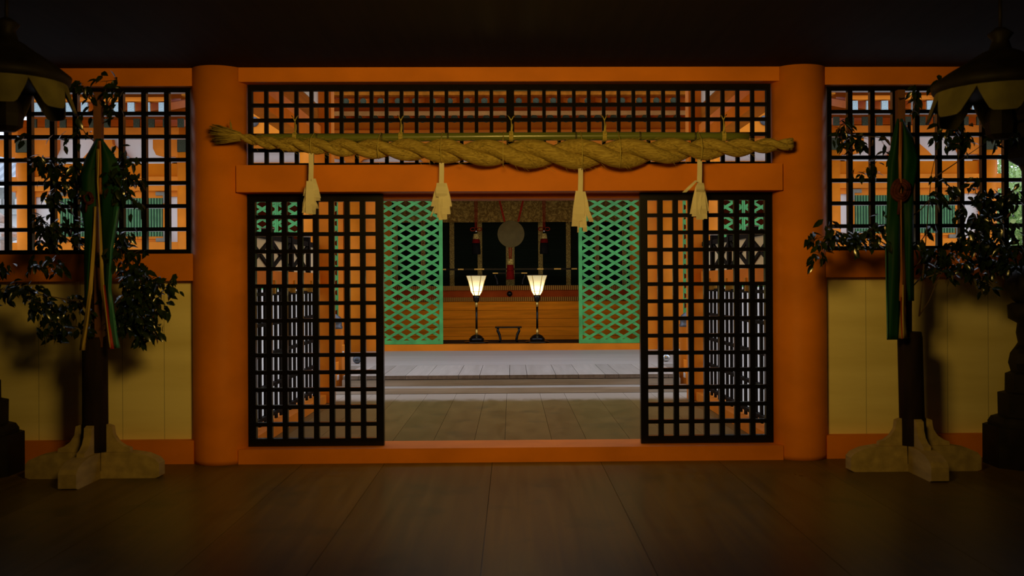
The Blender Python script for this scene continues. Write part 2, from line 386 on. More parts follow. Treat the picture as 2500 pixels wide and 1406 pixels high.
def lattice(x0, x1, z0, z1, xs, zs, bw, bh, fw, y, dep, name, label, mat=None, par=None, extra=None, kind='structure', cat='lattice window', top=None):
    """one framed square lattice: a frame and the crossing bars"""
    mat = mat or M['black']; top = top or fw
    t = bpy.data.objects.new(name, None); S.collection.objects.link(t); t.location = ((x0+x1)/2, y, z0)
    tag(t, label, cat, None, kind)
    f = MB()
    f.box(x0, x0+fw, y-dep*.6, y+dep*.6, z0, z1); f.box(x1-fw, x1, y-dep*.6, y+dep*.6, z0, z1)
    f.box(x0+fw, x1-fw, y-dep*.6, y+dep*.6, z0, z0+fw); f.box(x0+fw, x1-fw, y-dep*.6, y+dep*.6, z1-top, z1)
    if extra:
        for a, c in extra: f.box(a, c, y-dep*.62, y+dep*.62, z0+fw, z1-top)
    f.build('frame', mat, t, .003)
    l = MB()
    for x in xs: l.box(x-bw/2, x+bw/2, y-dep*.45, y+dep*.45, z0+fw*.5, z1-top*.5)
    for z in zs: l.box(x0+fw*.5, x1-fw*.5, y-dep*.5, y+dep*.5, z-bh/2, z+bh/2)
    l.build('lattice', mat, t, .002)
    return t
# transom lattice: 17 + 17 cells around a centre post, five rows
tx0, tx1, tz0, tz1 = -2.285, 2.285, 2.556, 3.274
hw = .034
def even(a, c, n): return [a+(c-a)*i/n for i in range(1, n)]
xsL = even(tx0+.025, -hw, 17); xsR = even(hw, tx1-.025, 17)
lattice(tx0, tx1, tz0, tz1, xsL+xsR, even(tz0+.02, tz1-.045, 5), .031, .029, .036, D+.02, .05, 'window_1', 'long black lattice transom above the doorway, behind the straw rope', extra=[(-hw, hw)], top=.05, mat=M['black_m'])
# side lattice windows
for sg, side, nm in ((-1, 'left', 'window_2'), (1, 'right', 'window_3')):
    xi = sg*2.775; xo = sg*5.6
    xs = [sg*(2.785+.197*i) for i in range(1, 14)]
    x0, x1 = sorted((xi, xo))
    lattice(x0, x1, 1.805, 3.245, xs, even(1.82, 3.225, 7), .042, .034, .04, D, .06, nm, f'square black lattice window in the wall at the {side}')
# sliding doors: eight cells by fourteen
for x0, x1, nm, lb in ((-2.292, -1.115, 'door_1', 'black lattice sliding door on the left, pushed against the left pillar'), (1.130, 2.296, 'door_2', 'black lattice sliding door on the right, pushed against the right pillar')):
    xs = even(x0+.045, x1-.045, 8); zs = even(.165, 2.275, 14)
    lattice(x0, x1, .127, 2.322, xs, zs, .046, .034, .066, D+.02, .055, nm, lb, cat='lattice door')

# ------------------------------------------------------------------ straw rope, bamboo, ties, paper
RY = 8.66
ctr = [(512, 322), (545, 322), (575, 326), (600, 333), (625, 341), (660, 347), (720, 352), (800, 357), (900, 362), (1000, 365), (1100, 369), (1180, 373), (1260, 375), (1340, 377), (1420, 377), (1500, 377), (1560, 374), (1620, 370), (1700, 367), (1780, 364), (1840, 361), (1880, 357), (1915, 355), (1936, 354)]
thk = [(512, 24), (545, 32), (575, 22), (600, 21), (625, 25), (660, 30), (760, 38), (900, 46), (1000, 53), (1100, 58), (1260, 68), (1420, 72), (1560, 70), (1620, 62), (1700, 54), (1780, 47), (1840, 40), (1880, 34), (1936, 28)]
def interp(tb, x):
    if x <= tb[0][0]: return tb[0][1]
    for (a, va), (c, vc) in zip(tb, tb[1:]):
        if x <= c: return va+(vc-va)*(x-a)/(c-a)
    return tb[-1][1]
rope = thing('straw_rope', 'thick twisted straw rope hung across the doorway, frayed at both ends', 'rope', (0, RY, 2.6))
k = RY/F
phi = .6; path = [[], []]; rads = []
px = 585.0
while px <= 1934:
    T = interp(thk, px); c = at(px, interp(ctr, px), RY)
    wob = 1+.05*mnoise.noise(Vector((px*.02, 0, 0)))
    for j in (0, 1):
        a = phi+PI*j
        path[j].append(c+Vector((0, -math.sin(a)*T*.21*k*.95, math.cos(a)*T*.24*k)))
    rads.append(T*.285*k*wob)
    phi += PI/(1.66*T)*5.0; px += 5.0
for j in (0, 1):
    mb = MB().tube(path[j], rads, 18)
    for v in mb.bm.verts:
        n = mnoise.noise(Vector((v.co.x*5, v.co.y*40, v.co.z*40)))
        v.co += Vector((0, v.co.y-path[j][0].y, v.co.z-2.6)).normalized()*n*.004
    mb.build('strand', M['straw'], rope)
def fray(p, d, n, L, spread, r0):
    mb = MB(); d = Vector(d).normalized()
    for i in range(n):
        a = random.random()*2*PI; rr = r0*math.sqrt(random.random())
        s_ = Vector(p)+Vector((0, math.cos(a)*rr, math.sin(a)*rr))
        e = s_+d*L*random.uniform(.7, 1.05)+Vector((0, math.cos(a), math.sin(a)))*spread*random.uniform(.3, 1)
        mb.tube([s_, (s_+e)/2+Vector((0, 0, .004*random.uniform(-1, 1))), e], [.0038, .0036, .002], 4)
    return mb
fray(at(592, 331, RY), (-1, 0, .12), 200, .235, .055, .036).build('frayed_end', M['straw'], rope)
fray(at(572, 325, RY), (-.15, 0, 1), 22, .10, .02, .012).build('stray_tuft', M['straw'], rope)
fray(at(1926, 354, RY), (1, 0, .02), 130, .05, .012, .045).build('cut_end', M['straw'], rope)
mb = MB()
for i in range(520):
    q = random.uniform(620, 1900); T = interp(thk, q); a = random.uniform(0, PI*2)
    c = at(q, interp(ctr, q), RY)+Vector((0, -abs(math.sin(a))*T*.46*k, math.cos(a)*T*.5*k))
    d = Vector((random.uniform(.5, 1), -.12*random.random(), random.uniform(-.75, .25)+.35*math.cos(a)))
    L = random.uniform(.03, .09)
    mb.tube([c-d*L*.4, c+Vector((0, -.006, .003)), c+d*L*.6], [.0012, .0013, .0008], 3)
mb.build('loose_straw', M['straw_thin'], rope)['kind'] = 'stuff'

bt = thing('bamboo_pole', 'dark green bamboo pole carrying the straw rope along its length', 'pole', (0, 8.79, 2.75))
pb = [(628, 335), (900, 335), (1250, 333), (1560, 333), (1880, 336)]
pts = [at(p, interp(pb, p), 8.80) for p in range(632, 1872, 40)]
MB().tube(pts, .036, 18).build('culm', M['bamboo'], bt)
for p in (778, 935, 1096, 1248, 1408, 1565, 1700):
    c = at(p, interp(pb, p), 8.80)
    MB().tube([c+Vector((-.008, 0, 0)), c, c+Vector((.008, 0, 0))], [.0365, .0395, .0365], 18).build('node_ring', M['node_'], bt)
# hanging cords from the lattice to the pole
for i, (p, lb) in enumerate(((724, 'leftmost straw cord tying the bamboo pole to the lattice'), (981, 'straw cord tying the pole, second from left'), (1250, 'straw cord tied round the middle post of the lattice'), (1478, 'straw cord tying the pole, second from right'), (1770, 'rightmost straw cord tying the bamboo pole to the lattice'))):
    t = thing('straw_lashing', lb, 'cord', (ax(p, 8.8), 8.8, 2.7), 'cords holding up the bamboo pole')
    w2 = 14 if p != 1250 else 18
    j = at(p, 294, 8.85)
    mb = MB()
    mb.tube([at(p-w2*.55, 281, 8.95), at(p-w2*.3, 285, 8.9), j], .0045, 6); mb.tube([at(p+w2*.55, 281, 8.95), at(p+w2*.3, 285, 8.9), j], .0045, 6)
    mb.tube([j, at(p+1, 305, 8.83), at(p, 322, 8.76)], .0055, 6)
    mb.build('loop', M['straw_thin'], t)
    c = at(p, interp(pb, p), 8.80)
    r = MB()
    for dx in (-.012, 0, .012):
        r.tube([c+Vector((dx, -math.cos(q)*.042, math.sin(q)*.042)) for q in [2*PI*s_/16 for s_ in range(17)]], .006, 6)
    r.build('wrapping', M['straw_thin'], t)
    MB().tube([at(p+1, 326, 8.75), at(p+3, 312, 8.75), at(p+4, 302, 8.76)], [.005, .004, .002], 5).build('loose_end', M['straw_thin'], t)
for p, lb in ((765, 'thin straw tie round pole and rope above the leftmost paper streamer'), (928, 'thin straw tie round the rope between the two left streamers'), (1080, 'thin straw tie round the rope above the second streamer'), (1230, 'thin straw tie round the rope near its middle'), (1421, 'thin straw tie round the thickest stretch of rope'), (1513, 'thin straw tie round the rope right of the third streamer'), (1712, 'thin straw tie round the rope above the rightmost streamer')):
    T = interp(thk, p); c = at(p, interp(ctr, p), RY); z1 = az(interp(pb, p), 8.8)+.04
    pts = [Vector((c.x+.004, 8.80, z1)), Vector((c.x+.002, 8.75, z1-.005))]
    pts += [c+Vector((0, -math.sin(a)*T*.56*k, math.cos(a)*T*.56*k)) for a in [PI*q/10 for q in range(1, 10)]]
    solo('straw_tie', MB().tube(pts, .0035, 5), M['straw_thin'], lb, 'tie', 'straw ties around the rope')

# paper streamers
def ribbon(mb, rows, thick=.003):
    """rows: (centre Vector, half width, normal tilt) down a strip"""
    fr, bk = [], []
    for c, hwid, sx in rows:
        d = Vector((1, sx, 0)).normalized(); n = Vector((sx, -1, 0)).normalized()
        fr.append([mb.bm.verts.new(c-d*hwid+n*thick/2), mb.bm.verts.new(c+d*hwid+n*thick/2)])
        bk.append([mb.bm.verts.new(c-d*hwid-n*thick/2), mb.bm.verts.new(c+d*hwid-n*thick/2)])
    for i in range(len(rows)-1):
        mb.bm.faces.new((fr[i][0], fr[i][1], fr[i+1][1], fr[i+1][0])); mb.bm.faces.new((bk[i][1], bk[i][0], bk[i+1][0], bk[i+1][1]))
        mb.bm.faces.new((fr[i][0], fr[i+1][0], bk[i+1][0], bk[i][0])); mb.bm.faces.new((fr[i][1], bk[i][1], bk[i+1][1], fr[i+1][1]))
    mb.bm.faces.new((fr[0][0], bk[0][0], bk[0][1], fr[0][1])); mb.bm.faces.new((fr[-1][0], fr[-1][1], bk[-1][1], bk[-1][0]))
SH = [(763, 374, 432, 522, 'white paper streamer hanging at the left, before the left door', [(-7, -12, 450, 476, 8), (5, 16, 434, 482, 7), (-8, -15, 465, 508, 8), (8, 14, 455, 488, 8), (-2, -14, 470, 517, 9), (4, 2, 480, 521, 9), (3, 10, 486, 507, 8), (-4, -4, 440, 520, 10)]),
      (1080, 386, 445, 536, 'white paper streamer over the inner edge of the left green lattice', [(-5, -19, 446, 503, 8), (6, 17, 446, 503, 8), (-6, -12, 455, 520, 8), (7, 13, 455, 522, 8), (0, 1, 450, 536, 9), (-3, -5, 470, 530, 7), (5, 7, 480, 535, 6), (-2, 0, 446, 480, 14), (-16, -27, 500, 528, 2)]),
      (1419, 408, 466, 560, 'white paper streamer with torn blue-white ends, third from left', [(-4, -12, 466, 553, 11), (-8, -14, 485, 553, 9), (4, 5, 468, 556, 9), (6, 15, 468, 520, 7), (12, 26, 505, 542, 6), (-1, -3, 470, 540, 12), (8, 10, 525, 566, 5), (-6, -7, 540, 568, 2)]),
      (1711, 396, 440, 538, 'white paper streamer with one strip flicked sideways, rightmost', [(-4, -18, 452, 524, 7), (5, 16, 452, 517, 7), (-5, -12, 462, 530, 8), (4, 9, 462, 536, 9), (0, 0, 450, 538, 10), (-2, -7, 470, 526, 8), (6, 12, 480, 522, 6), (2, 1, 448, 470, 11), (-8, -38, 442, 471, 5)])]
for p, ya, yb, yc, lb, strips in SH:
    t = thing('paper_streamer', lb, 'paper streamer', tuple(at(p, ya, RY-.03)), 'paper streamers under the rope')
    mb = MB(); Y = RY-.02
    ribbon(mb, [(at(p, ya-6, Y), 5.8*k, .1), (at(p, (ya+yb)/2, Y), 5.8*k, .05), (at(p-1, yb+8, Y), 6*k, -.05)])
    mb.build('paper_band', M['paper'], t)
    for i, (dx0, dx1, y0, y1, hwp) in enumerate(strips):
        mb = MB(); Yk = Y-.008-.006*i
        ribbon(mb, [(at(p+dx0+(dx1-dx0)*q, y0+(y1-y0)*q, Yk-.03*math.sin(q*3)), hwp*k*(.75+.25*min(1, q*2)), .35*math.sin(i*2.1)) for q in (0, .25, .5, .75, 1)])
        mb.build('paper_strip', M['paper'], t)

# ------------------------------------------------------------------ bound tree stands
def stand(cx, cy, label, lean):
    t = thing('post_stand', label, 'stand', (cx, cy, 0), 'wooden stands in front of the side panels')
    MB().lathe([(.098, .06), (.10, .3), (.098, 1.08), (.09, 1.125)], (cx, cy, 0), 24).build('post', M['bark'], t)
    po = t.children[0]
    for v in po.data.vertices: v.co.x += lean*(v.co.z-.06)
    for i in range(4):
        a = PI/2*i
        d = Vector((math.cos(a), math.sin(a)))
        prof = [(.0, 0), (.50, 0), (.53, .012), (.53, .115), (.50, .15), (.42, .185), (.30, .205), (0, .205)]
        mb = MB().prism(prof, -.068, .068)
        for v in mb.bm.verts:
            x, y = v.co.x, v.co.y; v.co.x = cx+d.x*x-d.y*y; v.co.y = cy+d.y*x+d.x*y
        arm = mb.build('foot_beam', M['pale_wood'], t, .006)
        pr = [(.10, .205), (.29, .205), (.285, .235), (.24, .25), (.19, .285), (.155, .34), (.145, .41), (.10, .425)]
        mb = MB().prism(pr, -.03, .03)
        for v in mb.bm.verts:
            x, y = v.co.x, v.co.y; v.co.x = cx+d.x*x-d.y*y; v.co.y = cy+d.y*x+d.x*y
        mb.build('bracket', M['pale_wood'], t, .004)
    return t
TY = 8.31
stand(ax(238, TY), TY, 'pale cross-footed stand with dark post at the left, under the left leafy branch', .0)
stand(ax(2233, TY), TY, 'pale cross-footed stand with dark post at the right, under the right leafy branch', -.02)

def sprig(mb, c, r, n, Lr=(.06, .11), droop=.5, sq=1.0):
    for i in range(int(n*1.7)):
        p = c+Vector((random.gauss(0, .5)*r, random.gauss(0, .6)*r*.7, random.gauss(0, .5)*r*sq))
        d = Vector((random.uniform(-1, 1), random.uniform(-1, .6), random.uniform(-1, .5)-droop))
        nr = Vector((random.uniform(-.6, .6), random.uniform(-1, .2), random.uniform(.2, 1)))
        L = random.uniform(*Lr)
        mb.leaf(p, d, nr, L, L*random.uniform(.38, .5))
def tree(name, label, Y, polepx, poletop, clusters, twigs):
    base = at(polepx, 830, Y)
    t = thing(name, label, 'branch', (base.x, Y, base.z), 'evergreen branches tied upright on stands')
    fo = MB()
    tw = MB()
    for (p, q, r, n) in clusters:
        c = at(p, q, Y+random.uniform(-.12, .08)); sprig(fo, c, r*Y/F, n)
        stem0 = at(polepx+(p-polepx)*.12, q+min(140, abs(p-polepx)*.55+20), Y)
        mid = (stem0+c)/2+Vector((0, random.uniform(-.05, .05), -.02))
        if abs(p-polepx) < 62: tw.tube([stem0, mid, c], [.006, .0045, .002], 5)
        for j in range(max(2, n//7)):
            e = c+Vector((random.uniform(-1, 1)*r*Y/F, random.uniform(-.5, .5)*r*Y/F, random.uniform(-.7, .5)*r*Y/F))
            tw.tube([c, (c+e)/2+Vector((0, 0, .004)), e], [.003, .0022, .001], 4)
    for pts in twigs:
        tw.tube([at(a, c, Y+dy) for a, c, dy in pts], [.007-.005*i/(len(pts)-1) for i in range(len(pts))], 6)
    tw.build('twigs', M['twig'], t)
    MB().tube([at(polepx-8, 850, Y+.02), at(polepx-4, 600, Y+.03), at(polepx, 380, Y+.03), at(polepx+2, poletop+20, Y+.02)], [.045, .036, .026, .012], 10).build('trunk', M['bark'], t)
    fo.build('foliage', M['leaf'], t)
    return t
LC = [(270, 196, 26, 9), (205, 205, 22, 6), (225, 225, 20, 6), (285, 225, 18, 5), (240, 268, 26, 9), (285, 262, 22, 8), (205, 300, 24, 7), (70, 330, 20, 4), (175, 330, 20, 5),
      (125, 400, 26, 18), (160, 410, 26, 18), (105, 385, 18, 8), (190, 440, 24, 12), (150, 455, 20, 8), (130, 470, 22, 7), (185, 400, 20, 8), (215, 470, 20, 8), (165, 490, 20, 6), (300, 380, 30, 14), (285, 420, 32, 24), (300, 460, 30, 22), (325, 395, 20, 6), (330, 425, 16, 5), (345, 432, 18, 6), (350, 495, 14, 4), (275, 500, 30, 16), (330, 470, 18, 5),
      (115, 545, 24, 12), (145, 560, 28, 22), (125, 580, 22, 10), (170, 545, 20, 8), (190, 575, 22, 8), (100, 520, 18, 5), (200, 530, 20, 5), (300, 590, 26, 16), (315, 570, 20, 8), (285, 620, 26, 14), (330, 615, 24, 14),
      (100, 640, 22, 7), (130, 645, 22, 10), (155, 640, 18, 5), (90, 625, 16, 4), (20, 640, 22, 7), (10, 660, 18, 5),
      (20, 700, 20, 8), (55, 690, 20, 9), (80, 700, 22, 11), (100, 715, 20, 9), (115, 735, 24, 15), (145, 750, 24, 15), (175, 745, 20, 9), (205, 730, 20, 8), (190, 715, 16, 5), (95, 745, 18, 7), (130, 770, 20, 8), (160, 770, 16, 5), (220, 755, 18, 6),
      (150, 790, 18, 7), (120, 805, 18, 8), (145, 815, 18, 5), (170, 795, 16, 4), (215, 790, 18, 6), (5, 740, 16, 4),
      (310, 650, 24, 14), (345, 650, 24, 16), (330, 680, 28, 24), (365, 690, 28, 24), (395, 690, 22, 10), (420, 690, 16, 5), (430, 672, 12, 3), (340, 715, 32, 40), (375, 730, 30, 34), (310, 735, 30, 36), (335, 760, 32, 40), (365, 770, 26, 22), (300, 775, 26, 24), (345, 795, 24, 18), (375, 795, 20, 10), (385, 810, 14, 5), (395, 750, 18, 7), (350, 815, 16, 7)]
tree('sakaki_branch', 'tall leafy evergreen branch on the left stand, bare top poking above the window', 8.28, 248, 236, LC,
     [[(240, 720, 0), (190, 728, -.03), (120, 715, -.04), (30, 690, -.02)], [(240, 760, 0), (300, 730, -.03), (360, 700, -.04), (425, 680, 0)], [(235, 800, 0), (190, 790, 0), (130, 800, 0)], [(250, 640, 0), (150, 560, 0), (100, 520, 0)], [(250, 520, 0), (170, 420, 0), (110, 380, 0)], [(262, 800, 0), (330, 770, -.02), (385, 805, 0)]])
RC = [(2325, 190, 20, 7), (2300, 205, 20, 8), (2345, 215, 18, 6), (2300, 245, 22, 8), (2240, 225, 20, 7), (2250, 250, 18, 5), (2330, 300, 26, 14), (2300, 330, 24, 10), (2355, 320, 24, 12), (2335, 350, 22, 8), (2375, 345, 20, 7), (2470, 330, 20, 8), (2490, 335, 16, 5), (2450, 300, 24, 14), (2440, 330, 22, 10),
      (2065, 320, 24, 12), (2090, 345, 24, 16), (2055, 345, 20, 8), (2110, 340, 18, 6), (2075, 300, 14, 3), (2160, 345, 14, 3), (2180, 375, 14, 3), (2110, 425, 14, 5), (2135, 415, 16, 6), (2145, 400, 14, 4), (2090, 420, 10, 2),
      (1985, 575, 16, 5), (2000, 590, 18, 7), (2030, 560, 20, 8), (2050, 570, 22, 12), (2075, 580, 22, 12), (2030, 590, 20, 10), (2100, 590, 20, 10), (2120, 570, 20, 9), (2150, 590, 22, 12), (2010, 625, 16, 5), (1990, 635, 16, 5), (2150, 555, 18, 5), (2125, 600, 18, 6), (2180, 590, 20, 9), (2165, 530, 16, 4),
      (2300, 440, 16, 3), (2330, 470, 20, 7), (2310, 490, 20, 7), (2285, 480, 16, 4), (2350, 520, 20, 6), (2280, 560, 14, 3), (2390, 450, 20, 7), (2400, 480, 24, 12), (2430, 490, 26, 16), (2410, 520, 26, 18), (2450, 520, 24, 14), (2470, 500, 26, 18), (2490, 480, 22, 12), (2390, 550, 24, 12), (2435, 555, 24, 14), (2400, 590, 28, 24), (2440, 600, 28, 26), (2370, 600, 24, 14), (2480, 610, 24, 14), (2340, 600, 20, 8),
      (2300, 620, 24, 12), (2270, 620, 22, 9), (2330, 640, 26, 16), (2300, 650, 22, 10), (2360, 650, 26, 18), (2400, 640, 28, 24), (2440, 650, 26, 18), (2330, 680, 18, 6), (2275, 660, 18, 6), (2400, 685, 20, 10), (2420, 700, 16, 6), (2375, 670, 20, 9), (2470, 640, 24, 14), (2490, 560, 20, 8), (2480, 660, 20, 7), (2240, 600, 18, 5)]
tree('sakaki_branch', 'spreading leafy evergreen branch on the right stand, dense towards the picture edge', 8.28, 2226, 280, RC,
     [[(2250, 778, 0), (2258, 700, -.02), (2270, 560, -.03), (2282, 430, 0), (2300, 350, 0)], [(2250, 776, 0), (2275, 740, -.03), (2295, 690, -.05), (2340, 620, 0), (2420, 560, 0)], [(2235, 640, 0), (2150, 590, -.05), (2050, 570, -.06), (1985, 590, -.04)], [(2285, 440, 0), (2330, 410, 0), (2420, 350, 0)], [(2226, 420, 0), (2170, 340, 0), (2080, 330, 0)], [(2250, 690, 0), (2330, 660, 0), (2440, 620, 0)]])
# thin square poles behind the branches
for px0, ytop, ybot, lb in ((253, 225, 840, 'thin red-brown pole inside the left branch, its square top bare'), (2203, 224, 830, 'thin red-brown pole inside the right branch, tall square top bare')):
    a = at(px0, ybot, 8.30); c = at(px0, ytop, 8.30)
    hw_ = 9*8.3/F
    solo('wooden_pole', MB().box(c.x-hw_, c.x+hw_, 8.245, 8.245+2*hw_, a.z, c.z), M['pole'], lb, 'pole', 'square poles inside the branches', .004)

def streamer(name, label, strips, Y):
    t = thing('silk_streamer', label, 'silk streamer', tuple(at(strips[0][1][0][1], strips[0][1][0][0], Y)), 'silk streamers on the branches')
    for i, (mat, rows, dy) in enumerate(strips):
        fr = []
        mb = MB()
        n = 7
        F_, B_ = [], []
        # resample
        ys = [r[0] for r in rows]; out = []
        for (y0, l0, r0), (y1, l1, r1) in zip(rows, rows[1:]):
            for s_ in range(5): q = s_/5; out.append((y0+(y1-y0)*q, l0+(l1-l0)*q, r0+(r1-r0)*q))
        out.append(rows[-1])
        for y, l, r in out:
            rowf, rowb = [], []
            for j in range(n):
                u = j/(n-1)
                dep = Y+dy-.03*math.sin(u*PI)+.010*math.sin(u*7+y*.02+i)
                p = at(l+(r-l)*u, y, dep)
                rowf.append(mb.bm.verts.new(p)); rowb.append(mb.bm.verts.new(p+Vector((0, .004, 0))))
            F_.append(rowf); B_.append(rowb)
        for a in range(len(out)-1):
            for j in range(n-1):
                f = mb.bm.faces.new((F_[a][j], F_[a][j+1], F_[a+1][j+1], F_[a+1][j])); f.smooth = True
                f = mb.bm.faces.new((B_[a][j+1], B_[a][j], B_[a+1][j], B_[a+1][j+1])); f.smooth = True
            mb.bm.faces.new((F_[a][0], F_[a+1][0], B_[a+1][0], B_[a][0])); mb.bm.faces.new((F_[a][-1], B_[a][-1], B_[a+1][-1], F_[a+1][-1]))
        for j in range(n-1):
            mb.bm.faces.new((F_[0][j+1], F_[0][j], B_[0][j], B_[0][j+1])); mb.bm.faces.new((F_[-1][j], F_[-1][j+1], B_[-1][j+1], B_[-1][j]))
        o = mb.build('silk_ribbon', M[mat], t); o['label'] = {'silk_green': 'green ribbon', 'silk_yellow': 'yellow ribbon', 'silk_red': 'red ribbon', 'silk_teal': 'teal ribbon', 'silk_orange': 'orange ribbon'}[mat]
    return t
streamer('s', 'five-coloured silk streamer, mostly green, hanging from the left branch down to its post', [
    ('silk_green', [(335, 243, 252), (380, 218, 250), (425, 203, 246), (500, 207, 243), (560, 214, 238), (640, 213, 232), (740, 213, 226)], 0),
    ('silk_green', [(335, 252, 258), (380, 252, 290), (425, 252, 306), (480, 254, 302), (540, 255, 296), (600, 258, 284), (680, 262, 276), (760, 264, 280), (845, 272, 284)], .01),
    ('silk_teal', [(500, 285, 300), (600, 272, 284), (700, 268, 278), (790, 274, 290), (843, 280, 299)], -.02),
    ('silk_yellow', [(500, 236, 244), (600, 230, 240), (700, 222, 233), (780, 212, 224), (848, 200, 214)], -.03),
    ('silk_yellow', [(360, 244, 252), (440, 242, 250), (520, 248, 254), (620, 250, 258), (700, 252, 263), (770, 262, 270), (842, 270, 279)], -.03),
    ('silk_orange', [(340, 246, 256), (400, 248, 258), (470, 248, 257)], -.02),
    ('silk_red', [(690, 256, 264), (760, 262, 272), (845, 271, 284)], -.025)], 8.16)
streamer('s', 'silk streamer of dark green with an orange and yellow edge, hanging from the right branch', [
    ('silk_green', [(292, 2198, 2203), (340, 2186, 2204), (400, 2174, 2204), (480, 2172, 2203), (560, 2170, 2204), (650, 2170, 2204), (750, 2170, 2202), (835, 2170, 2199)], 0),
    ('silk_green', [(292, 2206, 2212), (340, 2206, 2238), (390, 2208, 2251), (420, 2208, 2247), (470, 2210, 2238), (560, 2214, 2238), (650, 2216, 2238), (740, 2222, 2238)], .01),
    ('silk_teal', [(610, 2167, 2171), (700, 2168, 2172), (800, 2170, 2173), (832, 2170, 2173)], -.02),
    ('silk_orange', [(300, 2203, 2212), (380, 2201, 2210), (460, 2202, 2210), (560, 2204, 2211), (660, 2204, 2212), (740, 2201, 2209)], -.03),
    ('silk_yellow', [(700, 2207, 2213), (760, 2204, 2214), (832, 2199, 2221)], -.035),
    ('silk_red', [(730, 2204, 2207), (780, 2204, 2209), (833, 2205, 2213)], -.045)], 8.16)
# dark red knotted balls on the branches
for c0, rr, lb in ((( 2206, 468), 27, 'round dark red wreath tied on the right branch at streamer height'), ((224, 480), 15, 'small dark red knot tied on the left branch beside its streamer')):
    c = at(*c0, 8.12); R_ = rr*8.12/F
    t = thing('red_wreath', lb, 'wreath', tuple(c), 'red knots on the branches')
    for j in range(3 if rr > 20 else 2):
        ring = [c+Vector((math.cos(a)*R_*(.8-.22*j), -.012*j-.01*math.sin(3*a), math.sin(a)*R_*(.95-.22*j))) for a in [2*PI*q/20 for q in range(21)]]
        MB().tube(ring, R_*.17, 8).build('coil', M['red_berry'], t)
    MB().tube([c+Vector((-.01, 0, -R_*.6)), c+Vector((-.012, -.01, -R_*1.5)), c+Vector((-.02, 0, -R_*2.2))], [R_*.12, R_*.2, R_*.14], 8).build('tail', M['red_berry'], t)

# ------------------------------------------------------------------ bronze lanterns at both edges
def lantern(cx, cy, label):
    """slim standing lantern: plinth, stepped base, stem, lotus ball, tall shaft, small roofed box at the top"""
    t = thing('standing_lantern', label, 'lantern', (cx, cy, 0), 'standing bronze lanterns at the hall sides')
    c = (cx, cy, 0)
    MB().lathe([(.385, 0), (.385, .33)], c, 8, False, PI/8).build('plinth', M['bronze'], t, .008)
    MB().lathe([(.345, .33), (.345, .36), (.32, .40), (.265, .41), (.268, .60), (.212, .61), (.21, .76), (.165, .78), (.185, .85), (.17, .93), (.135, .98)], c, 8, False, PI/8).build('stepped_base', M['bronze'], t)
    MB().lathe([(.14, .97), (.11, 1.02), (.125, 1.10), (.115, 1.18), (.185, 1.22), (.19, 1.33), (.15, 1.35)], c, 24).build('stem', M['bronze'], t)
    MB().lathe([(.11, 1.34), (.17, 1.39), (.215, 1.48), (.20, 1.57), (.14, 1.63), (.10, 1.66)], c, 24).build('lotus_ball', M['bronze'], t)
    MB().lathe([(.07, 1.65), (.075, 2.45), (.10, 2.5)], c, 12).build('shaft', M['bronze'], t)
    MB().lathe([(.12, 2.5), (.2, 2.55), (.19, 2.60), (.19, 2.85)], c, 6, False).build('fire_box', M['bronze'], t)
    MB().lathe([(.33, 2.84), (.34, 2.88), (.2, 2.98), (.08, 3.04), (.06, 3.1), (.0, 3.18)], c, 6, False).build('roof', M['bronze'], t)
lantern(ax(2530, 8.5), 8.5, 'dark bronze standing lantern with stepped base at the right edge, beside the right tree stand')
lantern(ax(-57, 8.5), 8.5, 'dark bronze standing lantern with stepped base at the left edge, beside the left tree stand')
def hanging(cx, cy, sg, R_, dz, label):
    """hanging lantern: dark body under a wide canopy whose edge hangs down in lobes"""
    t = thing('hanging_lantern', label, 'lantern', (cx, cy, 3.4), 'hanging bronze lanterns')
    c = (cx, cy, dz)
    MB().lathe([(.05, 2.42), (.09, 2.45), (.10, 2.53), (.085, 2.60), (.04, 2.70), (.035, 2.74)], c, 8, False, PI/8).build('body', M['bronze'], t)
    mb = MB(); n = 128; ph = math.radians(22.5)
    R0 = R_*.88; top = []; bot = []; tin = []; bin_ = []
    for i in range(n):
        a = 2*PI*i/n
        th = PI-a if sg > 0 else a
        lob = abs(((a-ph)/(PI/4)) % 1-.5)*2
        lob = min(1, lob/.55)**.9*(.88+.12*math.sin(min(1, lob)*PI/2))
        rad = R0+.01+.05*lob; zb = 2.715-.17*lob
        for lst, r, z in ((top, R0, 2.735), (bot, rad, zb), (tin, R0-.02, 2.71), (bin_, rad-.012, zb)):
            lst.append(mb.bm.verts.new((cx+r*math.cos(th), cy-r*math.sin(th), z+dz)))
    for i in range(n):
        j = (i+1) % n
        mb.bm.faces.new((top[i], top[j], bot[j], bot[i])); mb.bm.faces.new((tin[j], tin[i], bin_[i], bin_[j])); mb.bm.faces.new((bot[i], bot[j], bin_[j], bin_[i])); mb.bm.faces.new((top[j], top[i], tin[i], tin[j]))
    mb.build('scalloped_apron', M['olive'], t)
    MB().lathe([(.05, 2.72), (R0-.01, 2.72), (R0+.02, 2.735), (R0+.03, 2.78), (R0-.02, 2.82), (R0*.8, 2.86), (R0*.5, 2.93), (R0*.3, 2.98), (.07, 3.0), (.05, 3.06), (.08, 3.10), (.03, 3.14)], c, 32).build('roof', M['bronze'], t)
    MB().tube([(cx, cy, 3.12+dz), (cx, cy, 3.40)], .012, 8).build('hanger', M['bronze'], t)
hanging(ax(2455, 6.6), 6.6, 1, .45, .03, 'hanging bronze lantern in the top right corner, olive scalloped canopy over a dark body')
hanging(ax(30, 6.6), 6.6, -1, .40, .10, 'hanging bronze lantern in the top left corner, olive scalloped canopy over a dark body')
